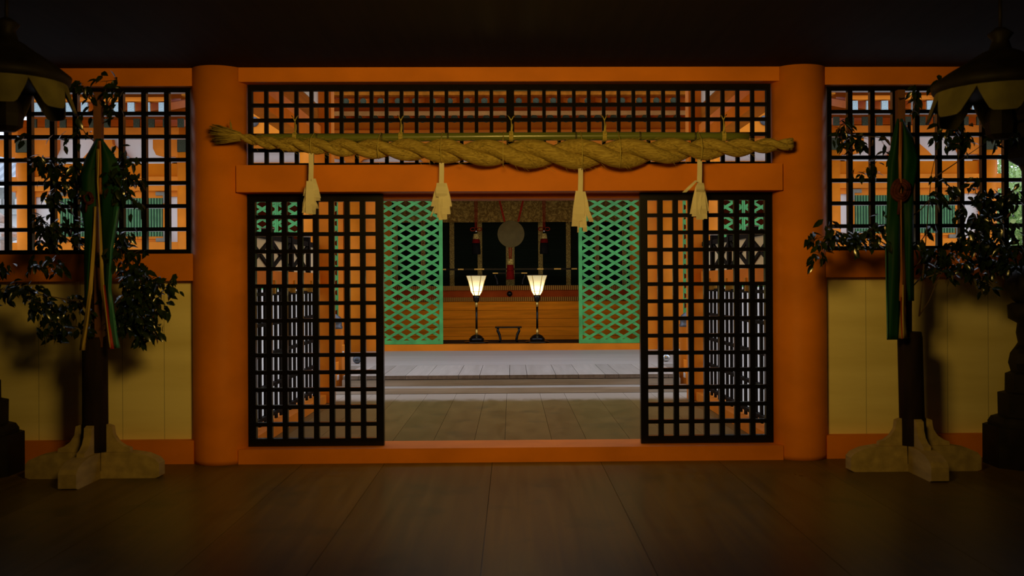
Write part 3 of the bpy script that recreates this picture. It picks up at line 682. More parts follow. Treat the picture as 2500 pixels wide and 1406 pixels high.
# small litter on the floor
mb = MB(); c = at(1949, 1166, 8.1); c.z = .004
mb.leaf(c, (1, .3, .15), (0, 0, 1), .05, .02); mb.leaf(c+Vector((-.01, .01, 0)), (-.6, .5, .3), (0, 0, 1), .04, .018)
solo('fallen_leaf', mb, M['leaf'], 'small dark fallen leaf on the floor in front of the right pillar', 'leaf')

# ================================================================== THE PASSAGE
SX = 2.46
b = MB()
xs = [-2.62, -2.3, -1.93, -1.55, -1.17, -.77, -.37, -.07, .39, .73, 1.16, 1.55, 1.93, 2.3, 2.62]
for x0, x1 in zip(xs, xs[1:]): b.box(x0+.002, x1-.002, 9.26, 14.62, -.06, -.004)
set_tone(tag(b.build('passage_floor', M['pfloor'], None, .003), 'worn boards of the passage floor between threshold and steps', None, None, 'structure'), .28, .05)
for sg, side in ((-1, 'left'), (1, 'right')):
    t = thing('side_railing', f'tall railing of black slats and crossed white boards along the {side} of the passage', 'railing', (sg*SX, 9.4, 0), 'passage railings')
    x = sg*(SX+.06)
    def bx(nm, y0, y1, z0, z1, xt, mat, bev=.004):
        return MB().box(x-xt/2, x+xt/2, y0, y1, z0, z1).build(nm, mat, t, bev)
    bx('floor_rail', 9.3, 13.3, 0, .11, .26, M['orange'])
    bx('middle_beam', 9.3, 13.3, 1.50, 1.675, .12, M['orange'])
    y = 9.36
    sl0 = None; mesh = None
    i = 0
    while y < 13.2:
        o = bx('slat', y, y+.075, .11, 1.50, .022, M['black_m'])
        y += .235; i += 1
    for z in (.16, .47, .80, 1.11, 1.42):
        bx('rail', 9.3, 13.3, z, z+.035, .045, M['black_m'])
    bx('board', 9.3, 13.3, 1.675, 2.02, .025, M['xpanel'])
    for y0 in (9.75, 10.72, 11.69):
        y1 = y0+.97
        mb = MB()
        for a, c in (((y0, 1.69), (y1, 2.0)), ((y0, 2.0), (y1, 1.69))):
            mb.bar((x-sg*.026, a[0], a[1]), (x-sg*.026, c[0], c[1]), .022, .04, (0, 0, 1))
        mb.build('cross_brace', M['black_m'], t)
    bx('top_rail', 9.3, 13.3, 2.0, 2.055, .09, M['black_m'])
    for y0 in (9.72, 10.70, 11.68, 12.66):
        o = bx('stud_post', y0-.045, y0+.045, 1.675, 2.11, .11, M['black_m'])
        MB().box(x-.06, x+.06, y0-.05, y0+.05, 2.11, 2.122).build('cap', M['metal'], o)
        g = MB().box(x-sg*.03-.05, x-sg*.03+.05, y0-.02, y0+.02, 1.44, 1.58).build('gold_clasp', M['gold'], t)
    t2 = thing('square_pillar', f'square orange pillar at the far end of the {side} passage railing', 'pillar', (sg*2.44, 13.4, 0), 'pillars at the end of the passage')
    MB().box(sg*2.44-.125, sg*2.44+.125, 13.32, 13.57, 0, 4.45).build('shaft', M['orange'], t2, .012)
    # beams under the passage roof
    def bm_(nm, z0, z1, xt, mat, lb):
        solo(nm, MB().box(sg*2.5-xt/2, sg*2.5+xt/2, 9.32, 13.30, z0, z1), mat, lb, 'beam', 'side beams under the passage roof', .006)
    bm_('eaves_beam', 3.265, 3.425, .2, M['orange_d'], f'lowest orange beam along the {side} side of the passage roof')
    bm_('eaves_board', 3.425, 3.57, .12, M['orange'], f'orange board resting on the lowest passage beam at the {side}')
    bm_('frieze_board', 3.57, 3.83, .06, M['brown'], f'brown board above the orange passage beam at the {side}')
    bm_('plaster_strip', 3.845, 4.4, .05, M['white'], f'white plaster strip high under the {side} passage roof')
tag(MB().box(-2.8, 2.8, 9.32, 13.6, 4.45, 4.6).build('passage_roof', M['white']), 'roof over the passage, unseen underside whitened to bounce light', None, None, 'structure')  # white underside is out of view, chosen to bounce extra light into the passage
struct('wall_front_upper', MB().box(-HX, HX, 9.12, 9.3, 3.40, 4.6), M['orange_d'])

for sg, side in ((-1, 'left'), (1, 'right')):
    struct('wall_court_'+side, MB().box(*sorted((sg*2.78, sg*5.9)), 15.0, 15.12, -.4, 1.46), M['white'], f'low white plaster wall outside the {side} passage railing')
# steps and deck
solo('wooden_step', MB().box(-2.50, 2.50, 14.36, 14.71, 0, .076), M['step'], 'lower long wooden step at the end of the passage', 'step', 'wooden steps up to the deck', .006)
solo('wooden_step', MB().box(-2.42, 2.42, 14.715, 15.2, .0, .160), M['step'], 'upper long wooden step under the plank edge of the deck', 'step', 'wooden steps up to the deck', .006)
for o in [o for o in S.objects if o.name.startswith('wooden_step')]: set_tone(o, 0)
dk = thing('veranda_deck', 'weathered grey plank deck before the main hall, raised on two steps', 'deck', (0, 16, 0))
b = MB(); x = -2.40; random.seed(11)
joints = [ax(p, 14.9) for p in (880, 938, 993, 1047, 1120, 1171, 1243, 1285, 1354, 1409, 1473, 1506, 1570, 1625)]
xs = [-2.40]+joints+[2.40]
for x0, x1 in zip(xs, xs[1:]): b.box(x0+.0035, x1-.0035, 14.655+random.uniform(0, .006), 16.48, .174, .226)
ep = set_tone(b.build('edge_planks', [M['deck'], M['endgrain']], dk, .003), .22)
for p in ep.data.polygons:
    if p.normal.y < -.9: p.material_index = 1
b = MB()
for y0, y1 in ((16.49, 17.55), (17.555, 18.65), (18.655, 19.98)): b.box(-3.2, 3.2, y0, y1, .17, .226)
set_tone(b.build('long_boards', M['deckx'], dk, .003), .12)
MB().box(-2.3, 2.3, 15.22, 19.9, -.35, .168).build('under_frame', M['dark_wood'], dk)

# newel posts of the stair railing, stepped brackets below
for sg, side in ((-1, 'left'), (1, 'right')):
    X = sg*2.55
    t = thing('newel_post', f'orange newel post with dark domed cap at the {side} end of the steps', 'post', (X, 15.0, 0), 'capped posts beside the steps')
    MB().lathe([(.085, 0), (.085, .885), (.09, .89)], (X, 15.0, 0), 24).build('shaft', M['orange'], t)
    MB().lathe([(.095, .885), (.095, .92), (.085, .925), (.085, .985), (.095, .99), (.09, 1.02), (.06, 1.06), (.02, 1.085), (0, 1.10)], (X, 15.0, 0), 24).build('cap', M['dark_metal'], t)
    poly = [(14.32, 0), (15.6, 0), (15.6, .62), (15.15, .62), (15.12, .52), (14.9, .40), (14.88, .30), (14.65, .22), (14.62, .13), (14.42, .08)]
    MB().prism(poly, X-sg*.02-.03, X-sg*.02+.03, 'x').build('stepped_board', M['orange'], t, .004)
    for (yy, zz) in ((15.25, .47), (15.05, .31), (14.8, .16)):
        MB().box(X-sg*.05-.012, X-sg*.05+.012, yy-.07, yy+.07, zz, zz+.07).build('pale_block', M['white'], t, .004)
for p, q, m1, lb in ((872, 878, 'dark_metal', 'small dark openwork bell with gold gleam on the deck at the left'), (1626, 876, 'silver', 'small round silver bell on the deck at the right')):
    Y = 16.9; c = at(p, q, Y)
    t = thing('round_bell', lb, 'bell', (c.x, Y, .226), 'round bells on the deck')
    MB().sphere((c.x, Y, .226+.075), .072, u=24, v=16).build('ball', M[m1], t)
    MB().tube([(c.x+math.cos(a)*.02, Y, .226+.16+math.sin(a)*.02) for a in [2*PI*i/12 for i in range(13)]], .006, 6).build('ring', M['gold'], t)
    MB().box(c.x-.03, c.x+.03, Y-.074, Y-.066, .285, .292).build('slot', M['black_m'], t)

# ================================================================== THE MAIN HALL
HY = 20.0
solo('hall_sill', MB().box(-5.95, 5.95, HY-.02, HY+.25, .226, .348), M['orange'], 'bright orange ground sill between deck and main hall interior', 'sill', None, .008)
struct('hall_floor', MB().box(-5.8, 5.8, HY+.25, 24.2, .2, .346), M['dark_wood'], 'dark floor inside the main hall')
for X, lb in ((-3.04, 'bright orange round pillar of the main hall, seen through the left door'), (3.04, 'bright orange round pillar of the main hall, seen through the right door'), (-5.72, 'outer orange pillar of the main hall at its left corner'), (5.72, 'outer orange pillar of the main hall at its right corner')):
    t = thing('round_pillar', lb, 'pillar', (X, HY-.05, .226), 'pillars of the main hall front')
    MB().lathe([(.185, .226), (.185, 3.22)], (X, HY-.05, 0), 40).build('shaft', M['orange'], t)
for X, wd, lb in ((-2.72, .26, 'flat orange door post between left green lattice and pillar'), (2.72, .26, 'flat orange door post between right green lattice and pillar'), (-3.30, .10, 'narrow orange post on the outer side of the left hall pillar'), (3.30, .10, 'narrow orange post on the outer side of the right hall pillar')):
    solo('door_post', MB().box(X-wd/2, X+wd/2, HY+.0, HY+.22, .348, 3.22), M['orange'], lb, 'post', 'flat posts of the main hall front', .006)
solo('hall_lintel', MB().box(-5.9, 5.9, HY-.06, HY+.24, 3.22, 3.48), M['orange'], 'long orange lintel above the green lattice doors of the main hall', 'beam', None, .008)

def diamond_door(x0, x1, z0, z1, label, inner):
    y = HY+.12
    t = thing('lattice_door', label, 'lattice door', ((x0+x1)/2, y, z0), 'green lattice doors of the main hall')
    fw = .07 if inner else .028
    f = MB()
    f.box(x0, x0+fw, y-.03, y+.03, z0, z1); f.box(x1-fw, x1, y-.03, y+.03, z0, z1)
    f.box(x0+fw, x1-fw, y-.03, y+.03, z0, z0+.075); f.box(x0+fw, x1-fw, y-.03, y+.03, z1-.06, z1)
    f.build('frame', M['green'], t, .004)
    ax0, ax1, bz0, bz1 = x0+fw*.6, x1-fw*.6, z0+.05, z1-.04
    px_, pz_ = .333, .193; sl = pz_/px_
    mb = MB()
    W = ax1-ax0
    for sgn in (1, -1):
        off = bz0-W*sl*2
        kk = 0
        while off < bz1+W*sl*2:
            # line z = off + sgn*sl*(x-ax0)
            pts = []
            for xx in (ax0, ax1):
                zz = off+sgn*sl*(xx-ax0)
                pts.append((xx, zz))
            (xa, za), (xb, zb) = pts
            def clip(xa, za, xb, zb):
                if za > zb: xa, za, xb, zb = xb, zb, xa, za
                if zb <= bz0 or za >= bz1: return None
                if za < bz0: q = (bz0-za)/(zb-za); xa += (xb-xa)*q; za = bz0
                if zb > bz1: q = (bz1-za)/(zb-za); xb = xa+(xb-xa)*q; zb = bz1
                return xa, za, xb, zb
            c = clip(xa, za, xb, zb)
            if c and abs(c[0]-c[2]) > .04:
                yy = y+(-.009 if sgn > 0 else .007)
                mb.bar((c[0], yy, c[1]), (c[2], yy, c[3]), 0.02, .054, (0, 0, 1))
            off += pz_; kk += 1
    mb.build('lattice', M['green'], t)
    return t
diamond_door(-2.59, -1.335, .35, 3.22, 'green diamond lattice door left of the altar lamps', 1)
diamond_door(1.32, 2.59, .35, 3.22, 'green diamond lattice door right of the altar lamps', -1)
for x0, x1, lb in ((-4.56, -3.36, 'green diamond lattice door seen left through the black door, next to the hall pillar'), (-5.52, -4.565, 'green diamond lattice door at the far left of the main hall front'), (3.36, 4.56, 'green diamond lattice door seen right through the black door, next to the hall pillar'), (4.565, 5.52, 'green diamond lattice door at the far right of the main hall front')):
    diamond_door(x0, x1, .35, 3.22, lb, 0)

# interior shell
struct('wall_hall_back', MB().box(-5.8, 5.8, 23.9, 24.1, .2, 4.4), M['dark_wood'])
struct('wall_hall_left', MB().box(-5.85, -5.7, 20.3, 24.1, .2, 4.4), M['orange_d'])
struct('wall_hall_right', MB().box(5.7, 5.85, 20.3, 24.1, .2, 4.4), M['orange_d'])
struct('ceiling_hall', MB().box(-5.85, 5.85, 20.2, 24.1, 3.9, 4.0), M['brown'])
for sg, side in ((-1, 'left'), (1, 'right')):
    X = sg*2.66
    solo('inner_pillar', MB().box(X-.16, X+.16, 21.35, 21.67, .346, 3.9), M['orange'], f'square orange inner pillar behind the {side} green lattice door', 'pillar', 'inner pillars of the main hall', .01)
    solo('side_partition', MB().box(*sorted((sg*2.82, sg*5.7)), 21.45, 21.57, .346, 3.9), M['redband'], f'dark red partition inside the main hall at the {side}', 'partition')

# altar platform
PY = 21.55
pt = thing('altar_platform', 'high orange boarded altar platform with striped gold bands, behind the lamps', 'platform', (0, PY, .346))
ys = [840, 820, 798, 778, 757, 735]
for i in range(5):
    z0 = az(ys[i], PY) if i else .346; z1 = az(ys[i+1], PY)
    MB().box(-2.5, 2.5, PY+.012*i, PY+.6, z0+.003, z1-.003).build('front_board', M['platform'], pt, .012)
for y0, y1, m_, nm, dy in ((735, 725, 'band', 'striped_band', .02), (725, 708, 'redband', 'red_band', .05), (708, 697, 'band', 'striped_band', .02)):
    MB().box(-2.5, 2.5, PY+dy, PY+.6, az(y0, PY), az(y1, PY)).build(nm, M[m_], pt, .003)
c = at(1244, 717, PY+.04)
o = MB().lathe([(.058, 0), (.056, .012), (.035, .02), (.034, .03), (.014, .034), (.0, .04)], (0, 0, 0), 20).build('nail_cover', M['black'], pt)
for v in o.data.vertices: v.co = Vector((v.co.x+c.x, c.y-v.co.z, v.co.y+c.z))
# dark blind with brocade strips, valance
BY = 22.6
bl = thing('bamboo_blind', 'dark green bamboo blind with vertical gold brocade strips above the altar', 'blind', (0, BY, 1.48))
MB().box(-2.5, 2.5, BY, BY+.02, 1.40, 3.9).build('blind', M['sudare'], bl)
for p in (967, 1034, 1104, 1172, 1246, 1320, 1388, 1458, 1525):
    wd = 10.5 if p == 1246 else 5.6
    x = ax(p, BY)
    MB().box(x-wd*BY/F, x+wd*BY/F, BY-.012, BY, az(698, BY), 3.1).build('brocade_strip', M['strip'], bl)
VY = 22.25
mb = MB(); n = 40
vf, vb = [], []
for i in range(n+1):
    x = -2.5+5.0*i/n; dy = .012*math.sin(i*1.7)
    vf.append([mb.bm.verts.new((x, VY+dy, z)) for z in (az(542, VY), 3.9)]); vb.append([mb.bm.verts.new((x, VY+dy+.02, z)) for z in (az(542, VY), 3.9)])
for i in range(n):
    mb.bm.faces.new((vf[i][0], vf[i+1][0], vf[i+1][1], vf[i][1])); mb.bm.faces.new((vb[i+1][0], vb[i][0], vb[i][1], vb[i+1][1])); mb.bm.faces.new((vf[i][0], vb[i][0], vb[i+1][0], vf[i+1][0])); mb.bm.faces.new((vf[i][1], vf[i+1][1], vb[i+1][1], vb[i][1]))
solo('brocade_valance', mb, M['valance'], 'old gold brocade valance hanging across the top of the altar', 'curtain')

# long lacquer table and small stand before the blind
def low_table(name, label, x0, x1, Y, dep, ztop, z0, th, legs, gold):
    t = thing(name, label, 'table', ((x0+x1)/2, Y, z0), None)
    MB().box(x0, x1, Y-dep/2, Y+dep/2, ztop-th, ztop).build('table_top', M['black'], t, .004)
    for gx0, gx1 in gold:
        MB().box(gx0, gx1, Y-dep/2-.004, Y-dep/2, ztop-th*.9, ztop-.002).build('gold_fitting', M['gold'], t)
    for sx in (x0+.06, x1-.06):
        for sy in (Y-dep/2+.04, Y+dep/2-.04):
            s_ = 1 if sx > (x0+x1)/2 else -1
            h = ztop-th-z0
            pts = [(sx-s_*.0, sy, ztop-th*.5), (sx+s_*.01, sy, ztop-th-h*.2), (sx-s_*.03, sy, ztop-th-h*.5), (sx-s_*.045, sy, z0+h*.15), (sx-s_*.02, sy, z0+.008)]
            if legs == 'straight': pts = [(sx, sy, ztop-th*.5), (sx, sy, z0+.004)]
            MB().tube(pts, [.024 if legs != 'straight' else .022]*len(pts), 8).build('leg', M['black'], t)
    return t
zt = az(697, PY)
low_table('altar_table', 'long black lacquer table with gold edge fittings on the altar platform', -1.62, 1.62, 22.0, .35, az(655, 22.0), zt, .035, 'straight', [(ax(a, 21.8), ax(c, 21.8)) for a, c in ((1080, 1089), (1118, 1132), (1158, 1182), (1312, 1327), (1353, 1370), (1396, 1409))])
low_table('offering_stand', 'smaller black stand with gold-tipped top in the middle of the altar', ax(1203, 21.7), ax(1287, 21.7), 21.70, .2, az(665, 21.7), zt, .028, 'curved', [(ax(1203, 21.6), ax(1216, 21.6)), (ax(1238, 21.6), ax(1256, 21.6)), (ax(1273, 21.6), ax(1287, 21.6))])
low_table('lacquer_table', 'small low black lacquer table on the floor between the two lamps', ax(1208, 20.6), ax(1273, 20.6), 20.75, .3, az(797, 20.6), .346, .03, 'curved', [])

# bronze mirror and hanging ornaments
MY = 21.2
mt = thing('bronze_mirror', 'round dull bronze mirror disc hung on red cords before the blind', 'mirror', tuple(at(1248, 571, MY)))
c = at(1248, 571, MY)
o = MB().lathe([(.0, 0), (.272, 0), (.279, .006), (.279, .022), (.265, .024), (.258, .018), (.0, .018)], (0, 0, 0), 56).build('disc', M['mirror'], mt)
for v in o.data.vertices: v.co = Vector((v.co.x+c.x, c.y-v.co.z, v.co.y+c.z))
for a, e in (((1199, 404), (1232, 541)), ((1297, 404), (1265, 541))):
    p, q = at(*a, MY+.02), at(*e, MY-.005)
    MB().tube([p, q], .014, 8).build('cord', M['cord_red'], mt)
    MB().tube([p+Vector((.022, 0, 0)), q+Vector((.018, 0, 0))], .010, 8).build('cord', M['cord_red'], mt)
def ornament(px0, ytop, yk, label, dark, Y):
    t = thing('hanging_ornament', label, 'ornament', tuple(at(px0, yk, Y)), 'corded ornaments hanging before the blind')
    ztop = 3.9 if dark else az(ytop, Y)
    for dx in (-3, 3):
        MB().tube([Vector((ax(px0+dx, Y), Y, ztop)), at(px0+dx*.6, yk, Y)], .011, 8).build('cord', M['cord_red'], t)
    if dark:
        c = at(px0, yk+2, Y)
        for s_ in (-1, 1):
            MB().tube([c+Vector((s_*(.02+.05*(1-math.cos(a))), 0, .035*math.sin(a)-.01)) for a in [2*PI*q/12 for q in range(13)]], .010, 6).build('bow_loop', M['cord_red'], t)
        MB().sphere(at(px0, yk+8, Y-.02), .028).build('metal_jewel', M['silver'], t)
        seq = (('gold_collar', yk+14, yk+27, 6, 8, 'strip'), ('red_collar', yk+27, yk+37, 8.5, 10, 'dark_red'), ('tassel', yk+37, yk+64, 10, 11, 'black_m'))
    else:
        seq = (('gold_collar', yk, yk+14, 6, 8, 'valance'), ('red_collar', yk+14, yk+28, 8, 9, 'dark_red'), ('tassel', yk+28, yk+50, 9, 10, 'dark_red'))
    for nm, y0, y1, r0, r1, m_ in seq:
        p = at(px0, 0, Y)
        s_ = Y/F
        MB().lathe([(r1*s_*.96, az(y1, Y)), (r1*s_, az(y1, Y)+.01), (r0*s_, az(y0, Y)-.005), (r0*s_*.8, az(y0, Y))], (p.x, Y, 0), 18).build(nm, M[m_], t)
    return t
ornament(1163, 476, 556, 'red-corded ornament with black tassel hanging left of the mirror', True, 21.6)
ornament(1329, 476, 556, 'red-corded ornament with black tassel hanging right of the mirror', True, 21.6)
ornament(1246, 594, 632, 'red-corded ornament with dark red tassel hanging below the mirror', False, 21.195)

# floor lamps
def floor_lamp(px0, label):
    Y = 20.42; X = ax(px0, Y); Z0 = .348
    t = thing('floor_lamp', label, 'lamp', (X, Y, Z0), 'paper-shaded floor lamps before the altar')
    c = (X, Y, 0)
    zz = lambda y: az(y, Y)
    MB().lathe([(.23, Z0), (.245, Z0+.015), (.23, Z0+.03), (.16, Z0+.045)], c, 28).build('base', M['black'], t)
    MB().lathe([(.145, Z0+.04), (.15, Z0+.09), (.135, zz(824)), (.10, zz(819)), (.05, zz(816))], c, 28).build('base_dome', M['black'], t)
    MB().lathe([(.026, zz(818)), (.024, zz(802))], c, 16).build('lower_sleeve', M['gold'], t)
    MB().lathe([(.021, zz(802)), (.021, zz(749))], c, 16).build('stem', M['black'], t)
    MB().lathe([(.024, zz(749)), (.026, zz(736))], c, 16).build('upper_sleeve', M['gold'], t)
    MB().lathe([(.03, zz(737)), (.055, zz(734)), (.064, zz(726)), (.066, zz(721)), (.045, zz(720))], c, 24).build('cup', M['black'], t)
    prof = [(.064, zz(720.5)), (.108, zz(711)), (.133, zz(698)), (.160, zz(685)), (.198, zz(672))]
    mb = MB(); n = 6; ph = PI/6
    rings = [[mb.bm.verts.new((X+r*math.cos(2*PI*i/n+ph+PI/6), Y+r*math.sin(2*PI*i/n+ph+PI/6), z)) for i in range(n)] for r, z in prof]
    for a, e in zip(rings, rings[1:]):
        for i in range(n): mb.bm.faces.new((a[i], a[(i+1) % n], e[(i+1) % n], e[i]))
    sh = mb.build('lamp_shade', M['shade'], t)
    rb = MB()
    for i in range(n):
        a = 2*PI*i/n+ph+PI/6
        rb.tube([(X+(r+.002)*math.cos(a), Y+(r+.002)*math.sin(a), z) for r, z in prof], .008, 6)
    for r, z in (prof[0], prof[1], prof[-1]):
        rb.tube([(X+(r+.001)*math.cos(2*PI*i/n+ph+PI/6), Y+(r+.001)*math.sin(2*PI*i/n+ph+PI/6), z) for i in range(n+1)], .005, 6)
    rb.build('shade_ribs', M['gold'], sh)
    rb = MB(); r, z = prof[-1][0]+.012, prof[-1][1]+.006
    rb.tube([(X+r*math.cos(2*PI*i/n+ph+PI/6), Y+r*math.sin(2*PI*i/n+ph+PI/6), z) for i in range(n+1)], .008, 6)
    rb.build('top_rim', M['black'], t)
    l = lamp('bulb_light', 'POINT', (X, Y, zz(706)), None, 1.7, (1.0, .86, .56), shadow_soft_size=.03)
    return t
floor_lamp(1163, 'lit paper-shaded floor lamp left of the low black table')
floor_lamp(1311, 'lit paper-shaded floor lamp right of the low black table')

# ------------------------------------------------------------------ main hall eaves
ev = thing('hall_eaves', 'orange eaves of the main hall with rows of capped rafters, seen through the transom', 'eaves', (0, HY, 3.48))
MB().box(-5.6, 5.6, HY+.0, HY+.2, 3.48, 3.80).build('frieze_wall', M['orange_d'], ev)
MB().box(-5.6, 5.6, HY-.06, HY+.24, 3.80, 3.885).build('bracket_rail', M['orange'], ev, .006)
MB().box(-5.6, 5.6, HY+.04, HY+.2, 3.885, 4.30).build('plaster_wall', M['white'], ev)
MB().box(-5.6, 5.6, HY+.05, HY+.2, 4.50, 5.32).build('upper_wall', M['orange_d'], ev)
MB().box(-5.6, 5.6, HY-.35, HY-.12, 4.12, 4.29).build('purlin', M['orange'], ev, .006)
MB().box(-5.6, 5.6, HY-.10, HY+.2, 4.29, 4.50).build('wall_plate', M['orange'], ev, .006)
for X in (-3.04, -1.55, 0, 1.55, 3.04):
    pr = [(-.42, 4.11), (-.42, 4.02), (-.36, 3.96), (-.2, 3.94), (-.14, 3.885), (.14, 3.885), (.2, 3.94), (.36, 3.96), (.42, 4.02), (.42, 4.11)]
    MB().prism([(X+a, z) for a, z in pr], HY-.12, HY+.02).build('bracket_arm', M['orange'], ev, .006)
    MB().box(X-.1, X+.1, HY-.36, HY+.02, 4.0, 4.12).build('bracket_block', M['orange'], ev, .006)
# roof skin of boards above the rafters
def rafter_rows(parent, x0, x1, s, rows, caps, round_=True):
    for (ya, yb, za, zb, r, cm) in rows:
        n = int((x1-x0)/s)
        me = None
        for i in range(n+1):
            x = x0+i*s
            if me is None:
                mb = MB().bar((0, ya, za), (0, yb, zb), r*1.7, r*2)
                first = mb.build('rafter', M['orange'], parent); first.location.x = x; me = first.data
                base = first
                if round_:
                    mc = MB().lathe([(r*1.3, 0), (r*1.3, .03), (r*1.0, .04), (.0, .045)], (0, 0, 0), 12)
                    for v in mc.bm.verts: v.co = Vector((v.co.x, ya-v.co.z+.01, v.co.y+za))
                else:
                    mc = MB().box(-r*.95, r*.95, ya-.035, ya+.02, za-r*1.3, za+r*1.3)
                capo = mc.build('cap', M[cm], first)
            else:
                c = base.copy(); S.collection.objects.link(c); c.location.x = x
                d = capo.copy(); S.collection.objects.link(d); d.parent = c
rafter_rows(ev, -5.44, 5.45, .294, [(17.55, 19.3, 4.64, 4.98, .042, 'cap'), (19.0, 20.1, 4.57, 4.74, .055, 'cap')], True)
MB().box(-5.6, 5.6, 17.62, 17.80, 4.76, 4.86).build('eave_board', M['brown'], ev, .006)
mb = MB()
mb.prism([(17.5, 4.86), (20.4, 5.45), (20.4, 5.6), (17.5, 5.0)], -5.6, 5.6, 'x'); mb.build('roof_boards', M['orange_d'], ev)
MB().box(-5.6, 5.6, 18.92, 19.02, 4.63, 4.70).build('rafter_rail', M['pale_rail'], ev, .004)
tag(MB().prism([(17.3, 5.0), (20.4, 5.62), (22.2, 7.2), (22.2, 7.3), (20.3, 5.8), (17.2, 5.12)], -5.6, 5.6, 'x').build('hall_roof', M['tile']), 'grey roof of the main hall', None, None, 'structure')
# eave pillars
for sg, side in ((-1, 'left'), (1, 'right')):
    t = thing('eave_pillar', f'bright round orange pillar standing outside beyond the {side} railing', 'pillar', (sg*3.36, 17.1, .2), 'slim pillars under the hall eaves')
    MB().lathe([(.13, -.4), (.13, 4.6)], (sg*3.36, 17.1, 0), 32).build('shaft', M['orange'], t)
    b2 = solo('tie_beam', MB().box(*sorted((sg*3.50, sg*5.2)), 17.0, 17.2, 4.0, 4.47), M['orange'], f'bright orange tie beam outside the {side} passage roof, with a domed nail cover', 'beam', None, .008)
    MB().sphere((sg*4.22, 16.99, 4.21), .085, 1, .45, 1).build('nail_cover', M['dark_metal'], b2)
    MB().sphere((sg*4.98, 16.99, 4.21), .085, 1, .45, 1).build('nail_cover', M['dark_metal'], b2)

